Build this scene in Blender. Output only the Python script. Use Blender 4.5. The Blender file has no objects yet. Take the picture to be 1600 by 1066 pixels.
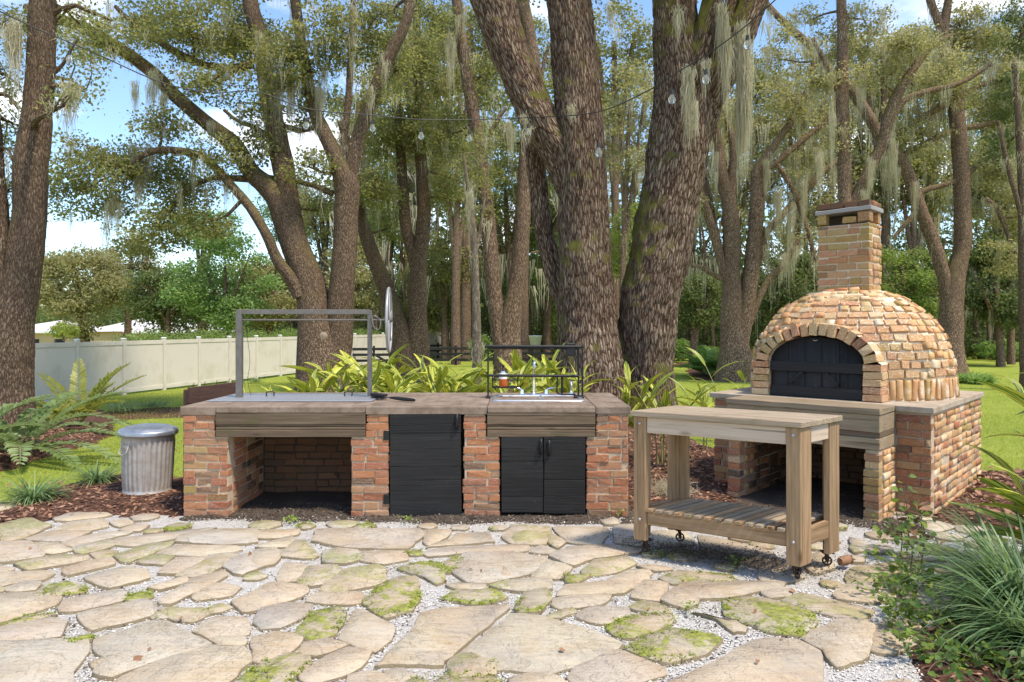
import bpy, bmesh, math, random
import numpy as np
from mathutils import Vector, Matrix

# ------------------------------------------------------------------ camera, world, sun, exposure
scene = bpy.context.scene
F_PX, HZ, CAM_H = 1120.0, 510.0, 1.6           # focal length in pixels of the 1600 px photograph, horizon row, eye height
cam_d = bpy.data.cameras.new("camera"); cam = bpy.data.objects.new("camera", cam_d)
scene.collection.objects.link(cam); scene.camera = cam
cam.location = (0, 0, CAM_H); cam.rotation_euler = (math.radians(90), 0, 0)
cam_d.sensor_width = 36.0; cam_d.lens = 36.0 * F_PX / 1600.0
cam_d.shift_y = -(533 - HZ) / 1600.0
cam_d.clip_start = 0.05; cam_d.clip_end = 2000

SUN = Vector((0.42, -0.34, 1.0)).normalized()   # direction towards the sun
world = bpy.data.worlds.new("World"); scene.world = world; world.use_nodes = True
wt = world.node_tree; wn = wt.nodes; wl = wt.links
bg = wn["Background"]; bg.inputs[1].default_value = 0.15
sky = wn.new("ShaderNodeTexSky"); sky.sky_type = 'NISHITA'; sky.sun_disc = False
sky.sun_elevation = math.asin(SUN.z); sky.sun_rotation = math.atan2(SUN.x, SUN.y)
sky.air_density = 1.1; sky.dust_density = 0.1; sky.ozone_density = 4.0
tcw = wn.new("ShaderNodeTexCoord"); mpw = wn.new("ShaderNodeMapping"); mpw.inputs['Scale'].default_value = (1.6, 1.6, 4.0)
nzw = wn.new("ShaderNodeTexNoise"); nzw.inputs['Scale'].default_value = 2.3; nzw.inputs['Detail'].default_value = 9
crw = wn.new("ShaderNodeValToRGB"); crw.color_ramp.elements[0].position = 0.53; crw.color_ramp.elements[1].position = 0.74
mxw = wn.new("ShaderNodeMix"); mxw.data_type = 'RGBA'; mxw.inputs[7].default_value = (8.6, 8.1, 7.5, 1)
wl.new(tcw.outputs['Generated'], mpw.inputs[0]); wl.new(mpw.outputs[0], nzw.inputs['Vector']); wl.new(nzw.outputs[0], crw.inputs[0])
wl.new(crw.outputs[0], mxw.inputs[0]); wl.new(sky.outputs[0], mxw.inputs[6]); wl.new(mxw.outputs[2], bg.inputs[0])
sl = bpy.data.lights.new("sun", 'SUN'); sl.energy = 3.0; sl.angle = math.radians(6.0); sl.color = (1.0, 0.90, 0.74)
sun = bpy.data.objects.new("sun", sl); scene.collection.objects.link(sun)
sun.rotation_euler = (-SUN).to_track_quat('-Z', 'Y').to_euler(); sun.location = (5, -5, 20)
vs = scene.view_settings; vs.view_transform = 'Standard'; vs.look = 'None'; vs.exposure = 0.88; vs.gamma = 1.0; vs.use_curve_mapping = False
scene.cycles.max_bounces = 6; scene.cycles.diffuse_bounces = 4; scene.cycles.transparent_max_bounces = 4

# ------------------------------------------------------------------ helpers
R = np.random.RandomState(7); rnd = random.Random(5)
COL = scene.collection
WM = {}

def terr(x, y):
    t = np.clip((np.asarray(y, float) - 9.0) / 11.0, 0, 1)
    return -0.72 * t * t * (3 - 2 * t) + 0 * np.asarray(x, float)
def P(px, py, D): return Vector(((px - 800) * D / F_PX, D, CAM_H - (py - HZ) * D / F_PX))
def G(px, py, z=None):
    if z is not None:
        D = F_PX * (CAM_H - z) / (py - HZ); return Vector(((px - 800) * D / F_PX, D, z))
    lo, hi = 0.5, 400.0
    for _ in range(50):
        m = (lo + hi) / 2
        if CAM_H - (py - HZ) * m / F_PX > float(terr(0, m)): lo = m
        else: hi = m
    return P(px, py, lo)

def tag(o, label=None, cat=None, group=None, kind=None):
    if label: o['label'] = label
    if cat: o['category'] = cat
    if group: o['group'] = group
    if kind: o['kind'] = kind
    return o
def link(o, parent=None, M=None):
    COL.objects.link(o)
    M = M if M is not None else (WM[parent.name] if parent else Matrix())
    if parent is not None:
        o.parent = parent; o.matrix_basis = WM[parent.name].inverted() @ M
    else: o.matrix_basis = M
    WM[o.name] = M.copy()
    return o
def thing(name, label, cat, loc=(0, 0, 0), rz=0.0, group=None):
    o = bpy.data.objects.new(name, None); o.empty_display_size = 0.1
    link(o, None, Matrix.Translation(loc) @ Matrix.Rotation(rz, 4, 'Z'))
    return tag(o, label, cat, group)
def ob(name, me, parent=None, M=None, mat=None):
    o = bpy.data.objects.new(name, me)
    if mat is not None and not me.materials: me.materials.append(mat)
    return link(o, parent, M)
ID = Matrix()

def mesh_np(name, V, F, mat=None, smooth=False, attrs=None, uv=None):
    """V (n,3); F (m,k) or list of such arrays with differing k."""
    V = np.asarray(V, np.float32)
    Fs = F if isinstance(F, list) else [F]
    me = bpy.data.meshes.new(name)
    me.vertices.add(len(V)); me.vertices.foreach_set('co', V.ravel())
    li = np.concatenate([f.ravel() for f in Fs]).astype(np.int32)
    tot = np.concatenate([np.full(len(f), f.shape[1], np.int32) for f in Fs])
    st = np.concatenate([[0], np.cumsum(tot)[:-1]]).astype(np.int32)
    me.loops.add(len(li)); me.loops.foreach_set('vertex_index', li)
    me.polygons.add(len(tot)); me.polygons.foreach_set('loop_start', st)
    try: me.polygons.foreach_set('loop_total', tot)
    except Exception: pass
    if smooth: me.polygons.foreach_set('use_smooth', np.ones(len(tot), bool))
    if attrs:
        for k, a in attrs.items():
            at = me.attributes.new(k, 'FLOAT', 'POINT'); at.data.foreach_set('value', np.asarray(a, np.float32))
    if uv is not None:
        u = me.uv_layers.new(name='UVMap'); u.data.foreach_set('uv', np.asarray(uv, np.float32)[li].ravel())
    me.update(calc_edges=True)
    if mat is not None: me.materials.append(mat)
    return me

def _h(ix, iy, iz, s):
    n = (ix.astype(np.int64) * 374761393 + iy.astype(np.int64) * 668265263 + iz.astype(np.int64) * 2147483647 + s * 144665) & 0xffffffff
    n = ((n ^ (n >> 13)) * 1274126177) & 0xffffffff
    return ((n ^ (n >> 16)) & 0xffffff) / float(0xffffff)
def vn(p, s=0):
    p = np.asarray(p, float); i = np.floor(p).astype(np.int64); f = p - i; f = f * f * (3 - 2 * f)
    r = 0
    for dx in (0, 1):
        for dy in (0, 1):
            for dz in (0, 1):
                w = (f[:, 0] if dx else 1 - f[:, 0]) * (f[:, 1] if dy else 1 - f[:, 1]) * (f[:, 2] if dz else 1 - f[:, 2])
                r = r + w * _h(i[:, 0] + dx, i[:, 1] + dy, i[:, 2] + dz, s)
    return r * 2 - 1

def cbox_me(name, dx, dy, dz, ch=0.004, jit=0.0, mat=None, rs=None, sub=0):
    """chamfered box centred on the origin"""
    bm = bmesh.new(); bmesh.ops.create_cube(bm, size=1.0)
    for v in bm.verts: v.co = Vector((v.co.x * dx, v.co.y * dy, v.co.z * dz))
    if sub:
        es = [e for e in bm.edges if abs((e.verts[0].co - e.verts[1].co).x) > dx * .9]
        bmesh.ops.subdivide_edges(bm, edges=es, cuts=sub, use_grid_fill=True)
    if ch > 0: bmesh.ops.bevel(bm, geom=[e for e in bm.edges if e.calc_face_angle(0) > .5], offset=ch, segments=1, affect='EDGES')
    if jit:
        rr = rs or R
        for v in bm.verts: v.co += Vector(rr.uniform(-jit, jit, 3))
    me = bpy.data.meshes.new(name); bm.to_mesh(me); bm.free()
    if mat: me.materials.append(mat)
    return me
def box(name, parent, lo, hi, mat, ch=0.004, jit=0.0, M0=ID, sub=0):
    """axis-aligned (in frame M0) chamfered box as its own object; local x = longest axis for the grain"""
    lo, hi = Vector(lo), Vector(hi); c = (lo + hi) / 2; d = hi - lo
    ax = max(range(3), key=lambda k: d[k])
    if ax == 0: Rm = ID; dd = d
    elif ax == 1: Rm = Matrix.Rotation(math.pi / 2, 4, 'Z'); dd = Vector((d.y, d.x, d.z))
    else: Rm = Matrix.Rotation(-math.pi / 2, 4, 'Y'); dd = Vector((d.z, d.y, d.x))
    me = cbox_me(name, dd.x, dd.y, dd.z, min(ch, min(dd) * .3), jit, mat, sub=sub)
    return ob(name, me, parent, M0 @ Matrix.Translation(c) @ Rm)

def frame_from(p, x, z):
    x = Vector(x).normalized(); z = Vector(z); y = z.cross(x).normalized(); z = x.cross(y)
    return Matrix(((x.x, y.x, z.x, p[0]), (x.y, y.y, z.y, p[1]), (x.z, y.z, z.z, p[2]), (0, 0, 0, 1)))

def catmull(pts, n):
    pts = np.asarray(pts, float)
    if len(pts) < 3:
        t = np.linspace(0, 1, n)[:, None]; return pts[0] * (1 - t) + pts[-1] * t
    q = np.vstack([2 * pts[0] - pts[1], pts, 2 * pts[-1] - pts[-2]])
    seg = len(pts) - 1; ts = np.linspace(0, seg, n); out = []
    for t in ts:
        i = min(int(t), seg - 1); u = t - i; a, b, c, d = q[i:i + 4]
        out.append(.5 * ((2 * b) + (-a + c) * u + (2 * a - 5 * b + 4 * c - d) * u * u + (-a + 3 * b - 3 * c + d) * u ** 3))
    return np.array(out)

class Buf:
    """collects geometry for one mesh"""
    def __init__(s): s.V = []; s.F = {}; s.n = 0; s.A = []; s.U = []
    def add(s, V, F, a=0.0, uv=None):
        V = np.asarray(V, float); F = np.asarray(F, int)
        s.V.append(V); s.F.setdefault(F.shape[1], []).append(F + s.n); s.n += len(V)
        s.A.append(np.broadcast_to(np.asarray(a, float), (len(V),)).copy())
        s.U.append(uv if uv is not None else np.zeros((len(V), 2)))
    def mesh(s, name, mat, smooth=False):
        if not s.V: return None
        return mesh_np(name, np.vstack(s.V), [np.vstack(f) for f in s.F.values()], mat, smooth, {'rnd': np.concatenate(s.A)}, np.vstack(s.U))
    def obj(s, name, mat, parent=None, smooth=False, M=None):
        me = s.mesh(name, mat, smooth)
        if parent is not None and M is None:
            me.transform(WM[parent.name].inverted())
        return ob(name, me, parent, M)

def tube(buf, pts, rad, seg=8, step=None, n=None, disp=0.0, dscale=(6., 1.5), lump=0.0, seed=0, cap=True, a=0.0):
    """tapered tube through pts (k,3) with radii (k); uv in metres; the seam faces away from the camera"""
    pts = np.asarray(pts, float); rad = np.asarray(rad, float)
    L = np.linalg.norm(np.diff(pts, axis=0), axis=1).sum()
    if n is None: n = max(3, int(L / (step or max(L / 8, .02))) + 1)
    C = catmull(pts, n); Rr = np.interp(np.linspace(0, len(rad) - 1, n), np.arange(len(rad)), rad)
    T = np.gradient(C, axis=0); T /= np.linalg.norm(T, axis=1)[:, None] + 1e-9
    ref = np.array([0, 1., 0]) if abs(T[0, 1]) < .9 else np.array([1., 0, 0])
    u = ref - T[0] * (ref @ T[0]); u /= np.linalg.norm(u); Us = []
    for t in T:
        u = u - t * (u @ t); u /= np.linalg.norm(u) + 1e-9; Us.append(u)
    Us = np.array(Us); W = np.cross(T, Us)
    th = np.linspace(0, 2 * np.pi, seg + 1)
    s = np.concatenate([[0], np.cumsum(np.linalg.norm(np.diff(C, axis=0), axis=1))])
    Rm = Rr[:, None] * np.ones(seg + 1)
    dirv = Us[:, None, :] * np.cos(th)[None, :, None] + W[:, None, :] * np.sin(th)[None, :, None]
    base = C[:, None, :] + dirv * Rm[..., None]
    if lump:
        Rm = Rm * (1 + lump * vn((base / max(rad.max(), .05) * .9).reshape(-1, 3), seed).reshape(Rm.shape))
    if disp:
        q = np.stack([np.cos(th)[None, :] * Rr.mean() * dscale[0] * np.ones_like(s)[:, None], np.sin(th)[None, :] * Rr.mean() * dscale[0] * np.ones_like(s)[:, None],
                      s[:, None] * dscale[1] * np.ones(seg + 1)[None, :]], -1).reshape(-1, 3)
        wv = vn(q * .6 + 7, seed + 3) * .8
        nn = 1 - np.abs(vn(q + wv[:, None], seed + 1)) * 2.2
        Rm = Rm + disp * np.clip(nn, -1, 1).reshape(Rm.shape)
    Rm[:, -1] = Rm[:, 0]
    V = (C[:, None, :] + dirv * Rm[..., None]).reshape(-1, 3)
    uv = np.stack([(th[None, :] * max(Rr.mean(), .01)) * np.ones(n)[:, None], s[:, None] * np.ones(seg + 1)[None, :]], -1).reshape(-1, 2)
    i = np.arange(n - 1)[:, None] * (seg + 1) + np.arange(seg)[None, :]; i = i.ravel()
    buf.add(V, np.stack([i, i + 1, i + seg + 2, i + seg + 1], 1), a, uv)
    if cap:
        buf.add(np.vstack([V[-(seg + 1):-1], C[-1] + T[-1] * Rr[-1] * .3]), [[k, (k + 1) % seg, seg] for k in range(seg)], a)
        buf.add(np.vstack([V[:seg], C[0]]), [[(k + 1) % seg, k, seg] for k in range(seg)], a)
    return C, Rr

def lathe(buf, prof, seg=32, c=(0, 0, 0), fn=None):
    th = np.linspace(0, 2 * np.pi, seg, endpoint=False); V = []
    for r, z in prof:
        rr = np.full(seg, r) if fn is None else r + fn(th, z)
        V.append(np.stack([c[0] + rr * np.cos(th), c[1] + rr * np.sin(th), np.full(seg, c[2] + z)], 1))
    V = np.vstack(V); k = np.arange(seg); Fq = []
    for j in range(len(prof) - 1):
        a = j * seg + k; b = j * seg + (k + 1) % seg
        Fq.append(np.stack([a, b, b + seg, a + seg], 1))
    buf.add(V, np.vstack(Fq))

# ------------------------------------------------------------------ materials
class NT:
    def __init__(s, name, rough=.8, spec=.3):
        s.m = bpy.data.materials.new(name); s.m.use_nodes = True; s.t = s.m.node_tree
        s.b = s.t.nodes['Principled BSDF']; s.b.inputs['Roughness'].default_value = rough
        s.b.inputs['Specular IOR Level'].default_value = spec
    def N(s, ty, ins=None, **kw):
        n = s.t.nodes.new('ShaderNode' + ty)
        for k, v in kw.items(): setattr(n, k, v)
        for k, v in (ins or {}).items(): s.put(n.inputs[k], v)
        return n
    def put(s, sock, v):
        if isinstance(v, bpy.types.NodeSocket): s.t.links.new(v, sock)
        else:
            if sock.type == 'RGBA' and len(v) == 3: v = (*v, 1)
            sock.default_value = v
    def co(s, kind='Object', scale=(1, 1, 1)):
        c = s.N('TexCoord').outputs[kind]
        return s.N('Mapping', {0: c, 'Scale': scale}).outputs[0]
    def noise(s, v, sc, det=4, rough=.55, dist=0.0): return s.N('TexNoise', {'Vector': v, 'Scale': sc, 'Detail': det, 'Roughness': rough, 'Distortion': dist}).outputs[0]
    def vor(s, v, sc, feature='F1', rand=1.0):
        n = s.N('TexVoronoi', {'Vector': v, 'Scale': sc, 'Randomness': rand}, feature=feature); return n
    def ramp(s, v, stops, interp='LINEAR'):
        n = s.N('ValToRGB', {0: v}); cr = n.color_ramp; cr.interpolation = interp
        while len(cr.elements) < len(stops): cr.elements.new(.5)
        for e, (p, c) in zip(cr.elements, stops):
            e.position = p; e.color = (*c, 1) if isinstance(c, tuple) else (c, c, c, 1)
        return n.outputs[0]
    def mix(s, f, a, b, mode='MIX'):
        n = s.N('Mix', data_type='RGBA', blend_type=mode); s.put(n.inputs[0], f); s.put(n.inputs[6], a); s.put(n.inputs[7], b); return n.outputs[2]
    def math(s, op, a, b=0.0, c=None, clamp=False):
        n = s.N('Math', operation=op, use_clamp=clamp); s.put(n.inputs[0], a); s.put(n.inputs[1], b)
        if c is not None: s.put(n.inputs[2], c)
        return n.outputs[0]
    def attr(s, name='rnd'): return s.N('Attribute', attribute_name=name).outputs['Fac']
    def orand(s): return s.N('ObjectInfo').outputs['Random']
    def offs(s, v, k=37.0):
        """shift texture space per object so that copies differ"""
        o = s.math('MULTIPLY', s.math('ADD', s.orand(), s.attr()), k)
        cb = s.N('CombineXYZ', {0: o, 1: o, 2: o}).outputs[0]
        return s.N('VectorMath', {0: v, 1: cb}, operation='ADD').outputs[0]
    def bump(s, h, dist=.01, strength=1.0, prev=None):
        n = s.N('Bump', {'Height': h, 'Distance': dist, 'Strength': strength})
        if prev: s.put(n.inputs['Normal'], prev)
        return n.outputs[0]
    def out(s, col, nrm=None, rough=None):
        s.put(s.b.inputs['Base Color'], col)
        if nrm: s.put(s.b.inputs['Normal'], nrm)
        if rough is not None: s.put(s.b.inputs['Roughness'], rough)
        return s.m

def m_brick(name, stops, mortar, smear=.5):
    t = NT(name, .9, .2); v = t.offs(t.co())
    r = t.math('FRACT', t.math('ADD', t.orand(), t.attr()))
    base = t.ramp(r, stops, 'LINEAR')
    n1 = t.noise(v, 22, 6, .65); n2 = t.noise(v, 7, 4); n3 = t.noise(v, 90, 3)
    c = t.mix(t.ramp(n1, [(.35, 0.), (.7, .75)]), base, t.mix(.5, base, (.42, .24, .12)))
    c = t.mix(t.ramp(n3, [(.55, 0.), (.75, .45)]), c, (.09, .05, .035))
    sm = t.math('MULTIPLY', t.ramp(n2, [(.52, 0.), (.64, 1.)]), smear)
    c = t.mix(sm, c, mortar)
    h = t.math('ADD', t.math('MULTIPLY', n1, 1.0), t.math('MULTIPLY', n3, .5))
    return t.out(c, t.bump(h, .006, .9))
M_BRICK = m_brick('brick_orange', [(0., (.42, .14, .07)), (.25, (.50, .20, .085)), (.45, (.38, .115, .07)), (.62, (.47, .25, .13)), (.8, (.33, .11, .075)), (.9, (.52, .30, .17)), (.97, (.17, .10, .07)), (1., (.06, .05, .045))], (.50, .40, .29), .55)
M_BRICK2 = m_brick('brick_old_red', [(0., (.34, .10, .06)), (.2, (.42, .19, .08)), (.4, (.24, .075, .05)), (.55, (.46, .30, .14)), (.7, (.33, .12, .06)), (.85, (.15, .075, .05)), (1., (.5, .36, .2))], (.5, .42, .32), .5)
M_BRICK3 = m_brick('brick_pale_tan', [(0., (.58, .30, .13)), (.2, (.64, .42, .21)), (.4, (.56, .26, .12)), (.6, (.62, .41, .18)), (.72, (.46, .19, .09)), (.84, (.68, .50, .30)), (.92, (.36, .24, .07)), (1., (.55, .33, .18))], (.74, .62, .46), .85)
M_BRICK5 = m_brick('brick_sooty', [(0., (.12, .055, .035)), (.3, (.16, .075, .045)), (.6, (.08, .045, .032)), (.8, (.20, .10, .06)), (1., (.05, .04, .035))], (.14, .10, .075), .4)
M_BRICK4 = m_brick('brick_chimney', [(0., (.46, .19, .09)), (.2, (.36, .25, .07)), (.4, (.55, .32, .17)), (.55, (.27, .14, .06)), (.7, (.52, .24, .14)), (.85, (.40, .30, .10)), (.95, (.50, .28, .2)), (1., (.16, .10, .06))], (.55, .46, .30), .5)
def m_mortar(name, c0, c1, dirt=.35):
    t = NT(name, .95, .15); v = t.co(); n = t.noise(v, 9, 6, .7); f = t.noise(v, 120, 3)
    c = t.mix(n, c0, c1); c = t.mix(t.ramp(t.noise(v, 3.3, 5), [(.5, 0.), (.7, dirt)]), c, (.12, .09, .06))
    return t.out(c, t.bump(t.math('ADD', n, f), .008, .8))
M_MORTAR = m_mortar('mortar', (.46, .36, .26), (.60, .48, .34), .5)
M_MORTAR2 = m_mortar('mortar_pale', (.62, .50, .34), (.74, .64, .50), .15)
M_SOOT_SHADE = m_mortar('sooty_brick', (.10, .065, .045), (.05, .04, .035), .8)  # dark facing: soot, and the shade of the recesses put into the colour

def m_wood(name, cs, grain=(1.2, 26, 26), rough=.8, knot=True, moss=0.0, gb=.003, vary=.25, speck=None):
    t = NT(name, rough, .25); v0 = t.offs(t.co()); v = t.N('Mapping', {0: v0, 'Scale': grain}).outputs[0]
    g = t.noise(v, 2.2, 7, .62, .25); b = t.noise(t.N('Mapping', {0: v0, 'Scale': (1., 4., 4.)}).outputs[0], 2.2, 4)
    c = t.ramp(g, [(.25, cs[0]), (.5, cs[1]), (.78, cs[2])])
    c = t.mix(t.ramp(b, [(.35, 0.), (.7, .6)]), c, cs[3] if len(cs) > 3 else cs[0])
    k = t.math('ADD', 1 - vary / 2, t.math('MULTIPLY', t.orand(), vary))
    c = t.mix(1.0, c, t.N('CombineColor', {0: k, 1: k, 2: k}).outputs[0], 'MULTIPLY')
    if knot:
        vo = t.vor(t.N('Mapping', {0: v0, 'Scale': (1.6, 5, 5)}).outputs[0], 1.3).outputs['Distance']
        c = t.mix(t.ramp(vo, [(.03, .8), (.13, 0.)]), c, (cs[0][0] * .45, cs[0][1] * .35, cs[0][2] * .3))
    if moss:
        c = t.mix(t.math('MULTIPLY', t.ramp(t.noise(v0, 5, 5), [(.55, 0.), (.68, 1.)]), moss), c, (.07, .085, .02))
    if speck: c = t.mix(t.ramp(t.noise(v0, 75, 2), [(.74, 0.), (.77, 1.)]), c, speck)
    cr = t.ramp(t.noise(t.N('Mapping', {0: v0, 'Scale': (.5, 30, 30)}).outputs[0], 1.5, 3), [(.62, 0.), (.68, 1.)])
    c = t.mix(t.math('MULTIPLY', cr, .6), c, (cs[0][0] * .35, cs[0][1] * .32, cs[0][2] * .3))
    return t.out(c, t.bump(t.math('SUBTRACT', g, cr), gb, .9))
M_CART = m_wood('weathered_pine', [(.18, .10, .048), (.36, .225, .12), (.52, .365, .22), (.25, .17, .10)])
M_CARTTOP = m_wood('grey_pine', [(.19, .135, .08), (.34, .26, .175), (.45, .36, .26), (.27, .205, .145)], moss=.25)
M_BEAM = m_wood('old_timber', [(.08, .052, .033), (.155, .108, .070), (.24, .175, .12), (.12, .085, .055)], grain=(.8, 18, 18), moss=.35, gb=.004)
M_BEAM2 = m_wood('tan_timber', [(.20, .14, .085), (.31, .23, .145), (.42, .325, .22), (.25, .19, .125)], grain=(.8, 18, 18), moss=.2, gb=.004)
M_BLACK = m_wood('black_painted_wood', [(.014, .013, .013), (.021, .020, .0195), (.036, .033, .031), (.016, .015, .015)], grain=(1, 22, 22), rough=.62, knot=False, gb=.0035, vary=.5, speck=(.25, .24, .22))
M_BROWNBOARD = m_wood('dark_red_board', [(.05, .025, .018), (.09, .045, .032), (.13, .075, .055), (.06, .035, .03)])

def m_slab(name, c0, c1, c2):
    t = NT(name, .85, .25); v = t.offs(t.co()); n = t.noise(v, 5, 8, .68); f = t.noise(v, 60, 4); st = t.noise(t.N('Mapping', {0: v, 'Scale': (1, 6, 6)}).outputs[0], 3, 5)
    c = t.ramp(n, [(.3, c0), (.5, c1), (.72, c2)]); c = t.mix(t.ramp(st, [(.5, 0.), (.7, .5)]), c, c0)
    c = t.mix(t.ramp(f, [(.6, 0.), (.75, .5)]), c, (c0[0] * .5, c0[1] * .5, c0[2] * .5))
    return t.out(c, t.bump(t.math('ADD', n, t.math('MULTIPLY', f, .4)), .008, .6))
M_SLAB = m_slab('countertop_stone', (.13, .092, .065), (.23, .17, .125), (.32, .25, .195))
M_SLAB2 = m_slab('oven_slab_stone', (.28, .215, .15), (.40, .32, .235), (.50, .415, .32))

def m_metal(name, c, rough=.45, metal=1.0, mottled=.3, c2=None):
    t = NT(name, rough, .5); v = t.offs(t.co()); n = t.noise(v, 14, 6, .65)
    t.b.inputs['Metallic'].default_value = metal
    c2 = c2 or tuple(x * .55 for x in c)
    col = t.mix(t.ramp(n, [(.35, 0.), (.7, 1.)]), c, t.mix(mottled, c, c2))
    return t.out(col, t.bump(n, .001, .5), t.math('ADD', rough - .1, t.math('MULTIPLY', n, .25)))
M_GALV = m_metal('galvanised_steel', (.50, .475, .45), .5, .4, .8, (.33, .26, .21))
M_GALVLID = m_metal('galvanised_lid', (.30, .33, .38), .42, .75, .8, (.50, .50, .52))
M_STEEL = m_metal('grill_steel', (.20, .185, .17), .5, .6, .6, (.12, .09, .07))
M_PLATE = m_metal('steel_plate', (.50, .50, .52), .42, .7, .5, (.36, .35, .36))
M_CHROME = m_metal('chrome', (.82, .83, .85), .13, 1.0, .1)
M_SINK = m_metal('brushed_sink', (.78, .78, .79), .28, .85, .2)
M_BLKMETAL = m_metal('black_metal', (.012, .012, .013), .45, .3, .4, (.03, .026, .022))
M_CASTER = m_metal('cast_iron', (.035, .028, .024), .55, .6, .7, (.10, .05, .03))
M_RIM = m_metal('grey_wheel_rim', (.42, .40, .38), .45, .5, .4)

def m_plain(name, c, rough=.5, spec=.5, trans=0.0):
    t = NT(name, rough, spec); t.b.inputs['Transmission Weight'].default_value = trans
    n = t.noise(t.co(), 8, 4)
    return t.out(t.mix(t.math('MULTIPLY', n, .25), c, tuple(x * .7 for x in c)))
M_WHITEPL = m_plain('white_plastic', (.8, .8, .78), .4)
M_ORANGE = m_plain('orange_soap', (.75, .16, .03), .15, .5, .3)
M_WIRE = m_plain('black_rubber_cable', (.02, .02, .02), .5)
def m_bulb():
    t = NT('clear_bulb_glass', .05, .5); t.b.inputs['Transmission Weight'].default_value = .9; t.b.inputs['IOR'].default_value = 1.3
    return t.out((.95, .95, .9))
M_BULB = m_bulb()

def m_vinyl():
    t = NT('white_vinyl', .45, .4); v = t.co('Object'); n = t.noise(t.offs(v, 9), 1.2, 6, .7); n2 = t.noise(t.N('Mapping', {0: v, 'Scale': (6, 6, 1)}).outputs[0], 2, 4)
    c = t.mix(t.math('MULTIPLY', t.ramp(n, [(.48, 0.), (.72, .8)]), t.ramp(n2, [(.3, .3), (.7, 1.)])), (.62, .565, .50), (.42, .36, .25))
    return t.out(c)
M_VINYL = m_vinyl()

def m_bark(name, plate, plate2, crack, moss=0.0, sx=11., sy=3.6, dist=.03, wob_=2.2, fk=.35):
    t = NT(name, .95, .12); uv = t.N('UVMap').outputs[0]; wobj = t.co('Object')
    v = t.N('Mapping', {0: uv, 'Scale': (sx, sy, 1)}).outputs[0]
    wob = t.N('TexNoise', {'Vector': v, 'Scale': 1.1, 'Detail': 5, 'Roughness': .65}).outputs['Color']
    wob = t.N('VectorMath', {0: wob, 1: (.5, .5, .5)}, operation='SUBTRACT').outputs[0]
    v2 = t.N('VectorMath', {0: v, 1: t.N('VectorMath', {0: wob, 'Scale': wob_}, operation='SCALE').outputs[0]}, operation='ADD').outputs[0]
    e = t.vor(v2, 1.0, 'DISTANCE_TO_EDGE').outputs['Distance']; cell = t.vor(v2, 1.0).outputs['Color']
    cellv = t.N('SeparateColor', {0: cell}).outputs[0]
    f = t.noise(t.N('Mapping', {0: uv, 'Scale': (sx * 2.6, sy * 1.6, 1)}).outputs[0], 2.2, 7, .75); big = t.noise(wobj, .9, 4); mid = t.noise(v, .5, 4, .6)
    rid = t.math('ABSOLUTE', t.math('SUBTRACT', t.noise(t.N('Mapping', {0: uv, 'Scale': (sx * 1.1, sy * .45, 1)}).outputs[0], 1.4, 4, .6, .6), .5))
    ed = t.math('MULTIPLY', t.ramp(e, [(.0, 0.), (.32, 1.)]), t.ramp(rid, [(.0, .25), (.09, 1.)]))
    ed = t.math('ADD', t.math('MULTIPLY', ed, 1.1 - fk), t.math('MULTIPLY', f, fk))
    c = t.mix(t.math('ADD', t.math('MULTIPLY', cellv, .35), t.math('MULTIPLY', f, .7), clamp=True), plate, plate2)
    c = t.mix(t.ramp(big, [(.35, 0.), (.65, .4)]), c, tuple(x * .62 for x in plate))
    c = t.mix(t.ramp(mid, [(.5, 0.), (.75, .35)]), c, tuple(min(1, x * 1.35) for x in plate2))
    c = t.mix(t.ramp(ed, [(.12, 0.), (.62, 1.)]), crack, c)
    if moss:
        mz = t.noise(wobj, .75, 8, .68)
        nx = t.N('SeparateXYZ', {0: t.N('NewGeometry').outputs['Normal']})
        k = t.math('ADD', t.math('ADD', mz, t.math('MULTIPLY', nx.outputs[2], .7)), t.math('MULTIPLY', nx.outputs[0], -.07))
        c = t.mix(t.math('MULTIPLY', t.ramp(k, [(.60, 0.), (.76, 1.)]), moss), c, t.mix(f, (.10, .10, .02), (.24, .22, .045)))
    h = t.math('ADD', t.math('MULTIPLY', ed, 1.0), t.math('MULTIPLY', f, .5))
    return t.out(c, t.bump(h, dist, 1.0))
M_BARK = m_bark('oak_bark', (.38, .255, .175), (.68, .53, .40), (.055, .023, .015), .9, 25, 4.6, .045, 1.1, .18)
M_BARK2 = m_bark('rough_brown_bark', (.27, .175, .12), (.44, .315, .22), (.05, .03, .02), .35, 38, 10, .018, 1.4, .25)
M_BARK3 = m_bark('reddish_bark', (.34, .215, .15), (.52, .37, .26), (.06, .035, .022), .3, 27, 7, .02, 1.4, .25)
M_BARK4 = m_bark('pale_bark', (.27, .21, .15), (.40, .33, .25), (.10, .075, .055), .3, 10, 5, .012)

def m_leaf(name, c0, c1, c2, trans=.35, rough=.5):
    t = NT(name, rough, .35); r = t.attr(); n = t.noise(t.co(), .7, 3)
    c = t.ramp(t.math('ADD', t.math('MULTIPLY', r, .75), t.math('MULTIPLY', n, .3)), [(.1, c0), (.5, c1), (.95, c2)])
    t.put(t.b.inputs['Base Color'], c)
    tr = t.N('BsdfTranslucent', {0: t.mix(.5, c, (c2[0] * 1.6, c2[1] * 1.6, c2[2]))}); mx = t.N('MixShader', {0: trans, 1: t.b.outputs[0], 2: tr.outputs[0]})
    t.t.links.new(mx.outputs[0], t.t.nodes['Material Output'].inputs[0])
    return t.m
L_OAK = m_leaf('oak_leaves', (.07, .085, .025), (.17, .18, .06), (.37, .36, .15), .5)
L_DARK = m_leaf('dark_leaves', (.035, .055, .018), (.09, .125, .04), (.21, .25, .085), .4)
L_BRIGHT = m_leaf('bright_leaves', (.08, .13, .03), (.17, .24, .06), (.33, .40, .12), .45)
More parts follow.
